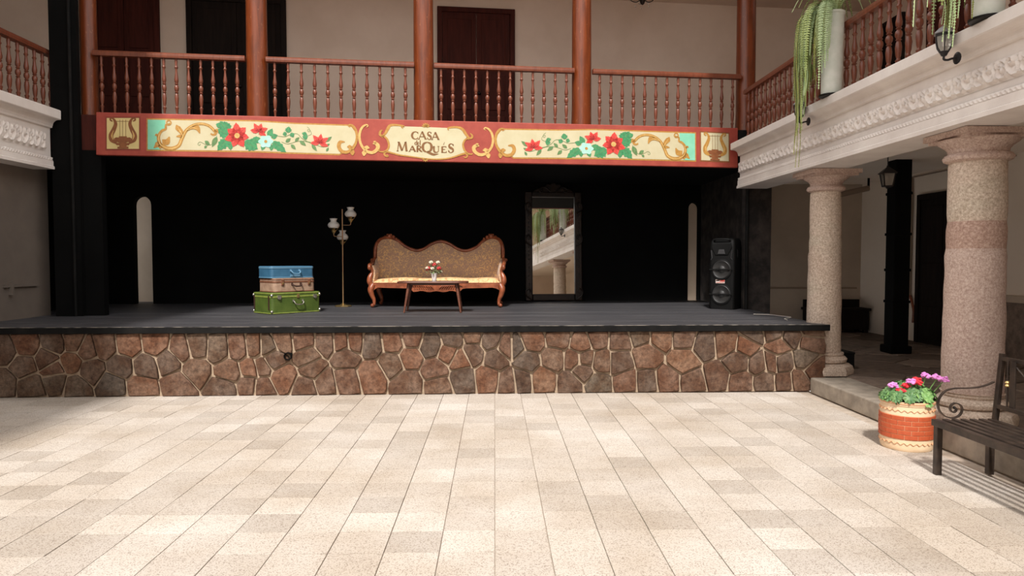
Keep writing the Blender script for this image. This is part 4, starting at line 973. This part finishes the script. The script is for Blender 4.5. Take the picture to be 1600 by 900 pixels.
def handle(c, x, y, z, w_, h, mat, rad=.009):
    o = MB().tube(spline([(x-w_/2, y, z+h*.6), (x-w_/2, y-.03, z+h*.3), (x-w_/2+.02, y-.045, z-h*.3), (x, y-.048, z-h*.5), (x+w_/2-.02, y-.045, z-h*.3), (x+w_/2, y-.03, z+h*.3), (x+w_/2, y, z+h*.6)], 5), rad, 8).build('handle', mat, c, smooth=True)
    for s_ in (-1, 1): MB().box(x+s_*w_/2-.014, x+s_*w_/2+.014, y-.012, y, z+h*.6-.018, z+h*.6+.018).build('handle_mount', mat, o, bevel=.003)
    return o
RZ = math.radians(47)
g = suitcase('green_suitcase', (-3.146, 9.98), RZ, .80, .52, .305, SH, 'case_green', 'case_green_edge', 'large green trunk suitcase at the bottom of the stack', .80)
handle(g, .42, 0, .15, .15, .05, 'chrome')
for x in (.12, .70): 
    q = MB().box(x-.03, x+.03, -.016, 0, .215, .265).build('latch', 'chrome', g, bevel=.004); MB().box(x-.018, x+.018, -.024, -.016, .205, .235).build('hasp', 'chrome', q, bevel=.003)
MB().box(.40, .44, -.014, 0, .22, .275).build('lock_plate', 'brass', g, bevel=.004)
for x, y in ((0, 0), (0, .52), (.8, 0)):
    for zz in (.034, .265): MB().ball((x+.012 if x == 0 else x-.012, y+.012 if y == 0 else y-.012, zz), .022, 10, 6).build('corner_cap', 'chrome', g, smooth=True)
for y in (.06, .46): MB().box(-.012, 0, y-.012, y+.012, .06, .262).build('strap', 'dark_leather', g, bevel=.003)
t_ = suitcase('tan_suitcase', (-3.125, 10.05), RZ, .67, .44, .20, SH+.305, 'case_tan', 'case_tan_trim', 'worn tan suitcase with leather tabs in the middle of the stack', .74, .06)
handle(t_, .35, 0, .10, .14, .03, 'dark_leather', .011)
for x in (.13, .56):
    q = MB().box(x-.022, x+.022, -.014, 0, .095, .185).build('leather_tab', 'case_tan_trim', t_, bevel=.005); MB().box(x-.012, x+.012, -.022, -.014, .115, .14).build('buckle', 'brass', q, bevel=.002)
b_ = suitcase('blue_suitcase', (-3.175, 10.075), RZ, .70, .37, .175, SH+.505, 'case_blue', 'case_blue_edge', 'small blue suitcase on top of the stack', .86, .05)
handle(b_, .38, 0, .085, .14, .045, 'case_blue_edge', .01)
MB().box(.30, .46, -.010, 0, .02, .05).build('lock_plate', 'case_blue_edge', b_, bevel=.004)

# ================================================================== MIRROR
mr = tag(empty('standing_mirror', (1.10, 13.06, SH+.005), rot=(-.055, 0, PHB-.003)), 'tall mirror in a dark carved gilt frame leaning on the black back wall', 'mirror')
GW, G0, G1 = .40, .13, 1.93; FW = .135
MB().box(-GW-.02, GW+.02, .012, .03, G0-.02, G1+.02).build('backing', 'black_paint', mr)
MB().add([(-GW-.01, .01, G0-.01), (GW+.01, .01, G0-.01), (GW+.01, .01, G1+.01), (-GW-.01, .01, G1+.01)], [(0, 1, 2, 3)]).build('mirror_glass', 'mirror_glass', mr)
fr = [('stile', -GW-FW, -GW, 0, G1+.10), ('stile', GW, GW+FW, 0, G1+.10), ('rail', -GW, GW, 0, G0), ('rail', -GW, GW, G1, G1+.10)]
rm = random.Random(9)
for nm, x0, x1, z0, z1 in fr:
    o = MB().box(x0, x1, -.045, .05, z0, z1).build(nm, 'gilt_dark', mr, bevel=.018)
    if nm == 'stile':
        m = MB(); z = .1; xc = (x0+x1)/2
        while z < z1-.1: m.ball((xc, -.047, z), (.014, .012, .02), 8, 4); z += .075
        m.build('beading', 'gilt_dark', o, smooth=True)['kind'] = 'stuff'
        sg = 1 if xc > 0 else -1
        for zz in (.16, 1.15, 1.75):
            m = MB()
            m.tube(spline([(xc-sg*.04, -.05, zz-.13), (xc+sg*.05, -.055, zz-.06), (xc+sg*.06, -.06, zz+.03), (xc, -.06, zz+.07), (xc-sg*.03, -.06, zz+.02), (xc+sg*.01, -.06, zz)], 5), .016, 8)
            m.build('acanthus', 'gilt_dark', o, smooth=True)
cr = MB().prism([(-.42, G1+.08), (.42, G1+.08), (.30, G1+.16), (.2, G1+.15), (.12, G1+.25), (.05, G1+.24), (0, G1+.34), (-.05, G1+.24), (-.12, G1+.25), (-.2, G1+.15), (-.30, G1+.16)], -.03, .03).build('crest', 'gilt_dark', mr, bevel=.012)
for s_ in (-1, 1):
    MB().tube(spline([(s_*.05, -.04, G1+.10), (s_*.16, -.045, G1+.18), (s_*.26, -.045, G1+.14), (s_*.24, -.045, G1+.09), (s_*.19, -.045, G1+.11)], 6), .016, 8).build('crest_scroll', 'gilt_dark', cr, smooth=True)

# ================================================================== LOUDSPEAKER
sp = tag(empty('loudspeaker', (3.64, 11.02, SH), math.radians(-38)), 'tall black loudspeaker with two grey woofers standing at the right of the stage', 'speaker')
W_, D_p, H_ = .41, .36, 1.11
def rr2(w, d, r, n=5):
    P = []
    for cx, cy, a0 in ((w/2-r, -d/2+r, -90), (w/2-r, d/2-r, 0), (-w/2+r, d/2-r, 90), (-w/2+r, -d/2+r, 180)):
        for k in range(n+1): a = math.radians(a0+90*k/n); P.append((cx+r*math.cos(a), cy+r*math.sin(a)))
    return P
P = rr2(W_, D_p, .05); n = len(P); v = []; f = []
lv = [(0.0, .93), (.02, 1), (.80, 1), (.98, .98), (1.06, .93), (1.10, .82), (1.11, .7)]
for z, s_ in lv:
    for x, y in P: v.append((x*s_, y*(s_ if z > .5 else 1)+(1-s_)*.12*(z > .9), z))
for i in range(len(lv)-1):
    for k in range(n): k2 = (k+1) % n; f.append((i*n+k, i*n+k2, (i+1)*n+k2, (i+1)*n+k))
f += [tuple(range(n-1, -1, -1)), tuple((len(lv)-1)*n+k for k in range(n))]
MB().add(v, f).build('cabinet', 'speaker_plastic', sp, smooth=40)
yf = -D_p/2
for z in (.62, .235):
    w_ = MB().lathe([(.165, 0), (.165, .012), (.150, .016), (.145, .008)], 32, cap=False).build('woofer', 'speaker_plastic', sp, (0, yf, z), (math.pi/2, 0, 0), smooth=40)
    MB().lathe([(.148, .006), (.135, .014), (.125, .008), (.06, .002), (.055, .004), (.04, .016), (.001, .022)], 32, cap=False).build('cone', 'speaker_cone', w_, smooth=40)
    MB().box(-.185, .185, -.008, .008, .018, .028).build('guard_bar', 'speaker_plastic', w_)
MB().prism([(-.16, .96), (-.14, 1.03), (.14, 1.03), (.16, .96), (.10, .84), (-.10, .84)], yf-.012, yf+.02).build('horn', 'speaker_plastic', sp, bevel=.01)
MB().prism([(-.06, .86), (-.04, .93), (.04, .93), (.06, .86)], yf-.02, yf-.01).build('horn_throat', 'speaker_silver', sp, bevel=.004)
for s_ in (-1, 1): MB().tube([(s_*.165, yf-.006, .92), (s_*.15, yf-.008, .80), (s_*.168, yf-.006, .77)], .008, 6).build('trim_strip', 'speaker_silver', sp)
MB().tube(spline([(-.13, yf+.02, 1.06), (-.10, yf-.005, 1.085), (0, yf-.012, 1.09), (.10, yf-.005, 1.085), (.13, yf+.02, 1.06)], 5), .014, 8).build('top_handle', 'speaker_plastic', sp, smooth=True)
MB().box(W_/2-.01, W_/2+.006, -.06, .06, .80, .93).build('side_grip', 'speaker_plastic', sp, bevel=.008)
k = MB().box(-.09, .055, yf-.003, yf+.01, .405, .465).build('sticker', 'sticker_white', sp)
MB().box(-.02, .054, yf-.0045, yf-.003, .43, .463).build('sticker_print', 'sticker_red', k); MB().box(-.085, -.03, yf-.0045, yf-.003, .44, .458).build('sticker_print', 'dark_leather', k); MB().box(-.08, .04, yf-.0045, yf-.003, .412, .418).build('sticker_print', 'sticker_red', k)

# ================================================================== GERANIUM POT
pot = tag(empty('geranium_pot', (3.47, 5.80, 0)), 'terracotta pot with painted brick band holding red and pink geraniums beside the kerb', 'flower pot')
PR = lambda z: .198+.014*math.sin(math.pi*min(1, z/.40))*.6
prf = [(.19, 0), (.196, .01), (.2, .03)]+[(PR(z), z) for z in np.linspace(.05, .37, 9)]+[(.206, .375), (.208, .40), (.2, .408), (.188, .40), (.18, .34)]
MB().lathe(prf, 40, cap=False).build('body', 'terracotta_cream', pot, smooth=30)
MB().lathe([(.001, .33), (.184, .34)], 32, cap=False).build('soil', 'soil', pot)
MB().lathe([(.207, .385), (.212, .39), (.212, .402), (.206, .408)], 40, cap=False).build('rim', 'terracotta', pot, smooth=True)
MB().lathe([(PR(.1)+.0015, .098), (PR(.2)+.0025, .2), (PR(.3)+.0015, .296)], 40, cap=False).build('joint_band', 'terracotta', pot, smooth=True)
nb = 13
for row in range(5):
    z0 = .102+row*.0388; h = .0345; rad = PR(z0+.02)+.001
    v = []; wv = 2*math.pi/nb-.022; seg = 5
    for i in range(seg+1):
        a = -wv/2+wv*i/seg
        for rr_, zz in ((rad, 0), (rad+.005, .002), (rad+.005, h-.002), (rad, h)): v.append((rr_*math.cos(a), rr_*math.sin(a), zz))
    f = []
    for i in range(seg):
        for j in range(3): a = i*4+j; f.append((a, a+4, a+5, a+1))
    f += [(0, 1, 2, 3), tuple(seg*4+q for q in (3, 2, 1, 0))]
    bm_ = MB().add(v, f).mesh('brick', 'brick_red')
    for k in range(nb): link('brick', bm_, pot, (0, 0, z0), (0, 0, 2*math.pi*(k+.5*(row % 2))/nb))
for zc in (.335, .065):
    pts = [((PR(zc)+.003)*math.cos(a), (PR(zc)+.003)*math.sin(a), zc+.008*math.sin(a*28)) for a in np.linspace(0, 2*math.pi, 169)]
    MB().tube(pts, .004, 5, cap=False).build('wave_band', 'terracotta', pot, smooth=True)
rg = random.Random(12)
def gleaf(nl=9):
    v = [(0, 0, 0)]; f = []; N = 27
    for rr_, hh in ((.5, .010), (1.0, .004)):
        for k in range(N):
            a = 2*math.pi*k/N; r_ = .046*rr_*(1+.14*math.cos(nl*a)*(rr_ > .6))*(1-.25*math.exp(-((a-math.pi)/.3)**2))
            v.append((r_*math.cos(a), r_*math.sin(a), hh+.006*math.cos(nl*a+1)*(rr_ > .6)))
    for k in range(N): k2 = (k+1) % N; f += [(0, 1+k, 1+k2), (1+k, 1+N+k, 1+N+k2, 1+k2)]
    return MB().add(v, f)
gl = [gleaf().mesh('leaf', 'leaf_green', True), gleaf(7).mesh('leaf', 'leaf_light', True)]
for k in range(120):
    a = rg.uniform(0, 6.283); u = rg.random()**.6; r_ = .215*u; z = .41+.115*(1-u**2.2)+rg.uniform(-.02, .02)
    x, y = r_*math.cos(a), r_*math.sin(a); tilt = .25+.9*u
    link('leaf', gl[1 if (x > .02 and rg.random() < .75) or rg.random() < .12 else 0], pot, (x, y, z), (rg.uniform(-.25, .25), tilt*rg.uniform(.7, 1.2), a), scale=(rg.uniform(.8, 1.2),)*3)
for k in range(14):
    a = rg.uniform(0, 6.28); MB().tube([(0, 0, .35), (.12*math.cos(a), .12*math.sin(a), .46)], .006, 5).build('stem', 'leaf_light', pot)
def fpos(px, py): q = onY(px, py, 5.72); return (q[0]-3.47, 5.72-5.80+rg.uniform(-.05, .06), q[2])
for px, py, mt in ((1400, 606, 'geranium_pink'), (1407, 612, 'geranium_red'), (1413, 604, 'geranium_red'), (1419, 597, 'geranium_pink'), (1428, 599, 'geranium_red'), (1435, 596, 'geranium_red'), (1452, 591, 'geranium_pink'), (1461, 591, 'geranium_pink'), (1474, 595, 'geranium_pink')):
    c = fpos(px, py); hd = tag(empty('flower_head'), 'x', 'x'); del hd['label'], hd['category']; hd.parent = pot
    m = MB()
    for k in range(28):
        d = Vector((rg.gauss(0, 1), rg.gauss(0, 1), abs(rg.gauss(0, .8)))).normalized(); p = Vector(c)+d*rg.uniform(.02, .038)
        m.ball(tuple(p), (.014, .014, .010), 6, 4)
    m.build('petals', mt, hd, smooth=True); MB().tube([c, (c[0]*.6, c[1]*.5, .42)], .004, 5).build('stalk', 'leaf_light', hd)

# ================================================================== BENCH
BY = 5.03
bn2 = tag(empty('iron_bench', (0, 0, 0)), 'dark iron slatted bench with scrolled armrest at the right edge', 'bench')
b0 = onY(1466, 742, BY); zs_ = float(onY(1464, 657, BY)[2]); XF, XB = 3.245, 3.635; BE = 3.45
for y in (BY, BE):
    MB().box(XF-.022, XF+.022, y-.022, y+.022, 0, zs_-.03).build('leg', 'iron_bench', bn2, bevel=.004)
    MB().box(XB-.022, XB+.022, y-.022, y+.022, 0, zs_-.03).build('leg', 'iron_bench', bn2, bevel=.004)
    MB().box(XF-.03, XB+.03, y-.02, y+.02, zs_-.035, zs_-.008).build('seat_bearer', 'iron_bench', bn2, bevel=.003)
    up0 = (XB+.03, y, zs_-.03); up1 = (XB+.075, y, zs_+.49)
    MB().bar(up0, up1, .034, .034).build('back_upright', 'iron_bench', bn2, bevel=.004)
for k in range(7):
    x = XF-.022+k*.068; MB().box(x, x+.040, BE-.05, BY+.03, zs_-.008, zs_+.006).build('seat_slat', 'iron_bench', bn2, bevel=.003)
MB().box(XF-.035, XF-.022, BE-.05, BY+.03, zs_-.04, zs_+.006).build('front_rail', 'iron_bench', bn2, bevel=.003)
for dz, nm in ((.455, 'top_rail'), (.105, 'lower_rail')):
    x = XB+.03+.045*(dz/.49); MB().box(x-.014, x+.014, BE, BY, zs_+dz-.014, zs_+dz+.014).build(nm, 'iron_bench', bn2, bevel=.003)
for k in range(9):
    y = BY-.14-k*.16; lw = .05 if k % 2 == 0 else .022
    sp_ = MB().box(XB+.045, XB+.058, y-lw/2, y+lw/2, zs_+.11, zs_+.45).build('back_spindle', 'iron_bench', bn2, bevel=.003)
    if k % 2 == 0:
        MB().lathe([(.012, 0), (.02, .01), (.012, .022), (.02, .032), (.012, .044)], 10).build('collar', 'brass', sp_, (XB+.05, y+.05, zs_+.26))
        MB().tube([(XB+.05, y+.05, zs_+.11), (XB+.05, y+.05, zs_+.45)], .007, 6).build('thin_rod', 'iron_bench', sp_)
MB().tube([(XB+.06, BY-.12, zs_+.44), (XB+.055, BY-.5, zs_+.18), (XB+.06, BY-.9, zs_+.44)], .006, 6).build('cross_wire', 'iron_bench', bn2)
MB().lathe([(.045, -.006), (.055, 0), (.045, .006), (.035, 0), (.045, -.006)], 20, cap=False).build('brass_ring', 'brass', bn2, (XB+.07, BY-.30, zs_+.47), (0, math.pi/2, 0), smooth=True)
sc = [(1360+x/3.913, 530+y/3.913) for x, y in ((755, 260), (715, 278), (660, 293), (590, 299), (520, 300), (465, 313), (430, 345), (412, 390), (422, 438), (455, 470), (505, 481), (545, 464), (560, 430), (548, 402), (518, 390), (493, 405), (488, 430), (503, 447), (520, 440), (524, 425), (512, 418))]
AR = []
for x, y in sc: q = onY(x, y, BY); AR.append((float(q[0]), BY, float(q[2])))
AP = spline(AR, 5); v = []; f = []
for i, p in enumerate(AP):
    d = (AP[min(i+1, len(AP)-1)]-AP[max(i-1, 0)]).normalized(); nn = Vector((-d.z, 0, d.x))*.0035
    for a, b in ((1, -1), (1, 1), (-1, 1), (-1, -1)): v.append((p.x+nn.x*a, p.y+.012*b, p.z+nn.z*a))
for i in range(len(AP)-1):
    for k in range(4): k2 = (k+1) % 4; f.append((i*4+k, i*4+k2, i*4+4+k2, i*4+4+k))
f += [(0, 1, 2, 3), tuple(len(v)-4+q for q in (3, 2, 1, 0))]
arm_me = MB().add(v, f).mesh('armrest', 'iron_bench', 40); link('armrest', arm_me, bn2); link('armrest', arm_me, bn2, (0, BE-BY, 0))
MB().ball((AR[-1][0], BY, AR[-1][2]), .011, 8, 5).build('scroll_eye', 'iron_black', bn2, smooth=True)

# ================================================================== PLANTERS WITH FERNS
def frond_mesh(pts, lw, n, mat, rng):
    P = spline(pts, 8); m = MB(); m.tube(P[::2], .003, 4); L = len(P); acc = [0]; tw = rng.uniform(-1.0, 1.0)
    for a, b in zip(P, P[1:]): acc.append(acc[-1]+(b-a).length)
    for k in range(n):
        u = (k+.5)/n; d_ = u*acc[-1]; i = min(L-2, int(np.searchsorted(acc, d_))-1 if d_ > 0 else 0); i = max(0, i)
        p = P[i].lerp(P[i+1], (d_-acc[i])/max(1e-6, acc[i+1]-acc[i])); tg = (P[i+1]-P[i]).normalized()
        side = Vector((math.sin(tw), math.cos(tw), 0)); ll = lw*(1-.8*u**2)*(.5+.5*min(1, u*6))*rng.uniform(.85, 1.1)
        for s_ in (-1, 1):
            q = p+side*s_*ll+tg*ll*.25+Vector((0, 0, rng.uniform(-.006, .004))); w_ = tg*.0058
            mid = p.lerp(q, .5); nrm = tg.cross(side)*.004
            m.add([p-w_*.6, mid-w_+nrm, q, mid+w_+nrm, p+w_*.6], [(0, 1, 3, 4), (1, 2, 3)])
    return m.mesh('frond', mat)
rfn = random.Random(8); FR = {'long': [], 'mid': [], 'arch': []}
for k in range(5):
    L = .68+.15*k+(.25 if k == 4 else 0); o_ = .13+.035*k
    FR['long'].append(frond_mesh([(0, 0, 0), (.07, 0, .08), (o_, 0, .04), (o_+.05, 0, -.18), (o_+.06, 0, -.55), (o_+.05+rfn.uniform(-.02, .02), 0, -L*.75), (o_+.05, 0, -L)], .024, 62, ('fern_green', 'fern_olive', 'fern_pale')[k % 3], rfn))
    L = .42+.08*k
    FR['mid'].append(frond_mesh([(0, 0, 0), (.09, 0, .11), (.19+.02*k, 0, .06), (.25+.02*k, 0, -.14), (.27+.02*k, 0, -L)], .042, 46, ('fern_pale', 'fern_green')[k % 2], rfn))
    FR['arch'].append(frond_mesh([(0, 0, 0), (.05, 0, .2), (.15+.03*k, 0, .32), (.28+.03*k, 0, .28), (.38+.03*k, 0, .12)], .042, 34, ('fern_green', 'fern_pale')[k % 2], rfn))
def planter(Y, label, seed, tall=.90, nl=64, mean=2.45, cap=5):
    r = random.Random(seed); zt = 3.345
    c = tag(empty('fern_planter', (3.665, Y, zt)), label, 'potted fern', 'fern planters along the right balcony')
    MB().lathe([(.10, 0), (.125, .004), (.13, .022), (.10, .025)], 20).build('iron_tray', 'iron_black', c, smooth=30)
    MB().lathe([(.10, .025), (.105, .04), (.113, .5), (.12, tall-.03), (.13, tall-.02), (.13, tall), (.112, tall), (.108, tall-.06)], 24, cap=False).build('pot', 'planter_white', c, smooth=40)
    MB().lathe([(.001, tall-.05), (.109, tall-.05)], 16, cap=False).build('soil', 'soil', c)
    for kind, num, z in (('long', nl, 0), ('mid', 40, .02), ('arch', 26, 0)):
        for k in range(num):
            a = mean+r.gauss(0, .5) if kind == 'long' else (2.7+r.uniform(-1.4, 1.5) if kind == 'mid' else r.uniform(0, 6.28))
            if kind == 'long': a = min(4.1, max(2.15+.3*r.random(), a))
            s_ = r.uniform(.75, 1.08) if kind == 'long' else r.uniform(.8, 1.15)
            link('frond', FR[kind][min(4, int((cap if kind == 'long' else 5)*r.random()**1.3))], c, (.05*math.cos(a), .05*math.sin(a), tall-.06+z), (0, 0, a), scale=(max(1.0, s_) if kind == 'long' else s_*r.uniform(.8, 1.1), s_, s_))
    return c
planter(7.66, 'tall white planter with a long trailing fern on the right balcony near the corner', 1)
planter(5.22, 'tall white planter with trailing fern at the top right edge', 2, .9, 30, 3.3, 3)
planter(2.85, 'tall white planter with fern on the right balcony, seen only in the mirror', 3)
def wall_lantern(Y, label, X=3.40, zc=3.28):
    c = tag(empty('wall_lantern', (X, Y, zc)), label, 'lantern', 'lanterns on the balcony edge')
    MB().lathe([(.078, .055), (.08, .062), (.045, .098), (.012, .122), (.004, .13)], 6).build('roof', 'lantern_roof', c)
    MB().lathe([(.066, .035), (.07, .04), (.07, .056), (.06, .056)], 6).build('collar', 'lantern_black', c)
    MB().lathe([(.028, -.085), (.05, -.05), (.06, 0), (.062, .036)], 6).build('glass', 'lantern_glass', c)
    MB().lathe([(.02, -.115), (.032, -.095), (.034, -.08), (.028, -.078)], 6).build('bottom', 'lantern_black', c)
    for k in range(6):
        a = k*math.pi/3; MB().tube([(r_*1.04*math.cos(a), r_*1.04*math.sin(a), z) for r_, z in ((.03, -.085), (.051, -.05), (.061, 0), (.063, .036))], .005, 5).build('rib', 'lantern_black', c)
    MB().tube(spline([(0, 0, -.11), (0, 0, -.14), (.03, 0, -.145), (.06, 0, -.135), (.10, 0, -.13)], 5), .009, 8).build('arm', 'lantern_black', c, smooth=True)
    MB().lathe([(.045, 0), (.048, .008), (.03, .018), (.001, .02)], 12).build('wall_plate', 'lantern_black', c, (.11, 0, -.13), (0, -math.pi/2, 0))
    return c
wall_lantern(5.50, 'black carriage lantern on the white balcony edge near the right border', 3.52, 3.285)
wall_lantern(8.12, 'black carriage lantern half hidden by the trailing fern near the corner', 3.52, 3.30)
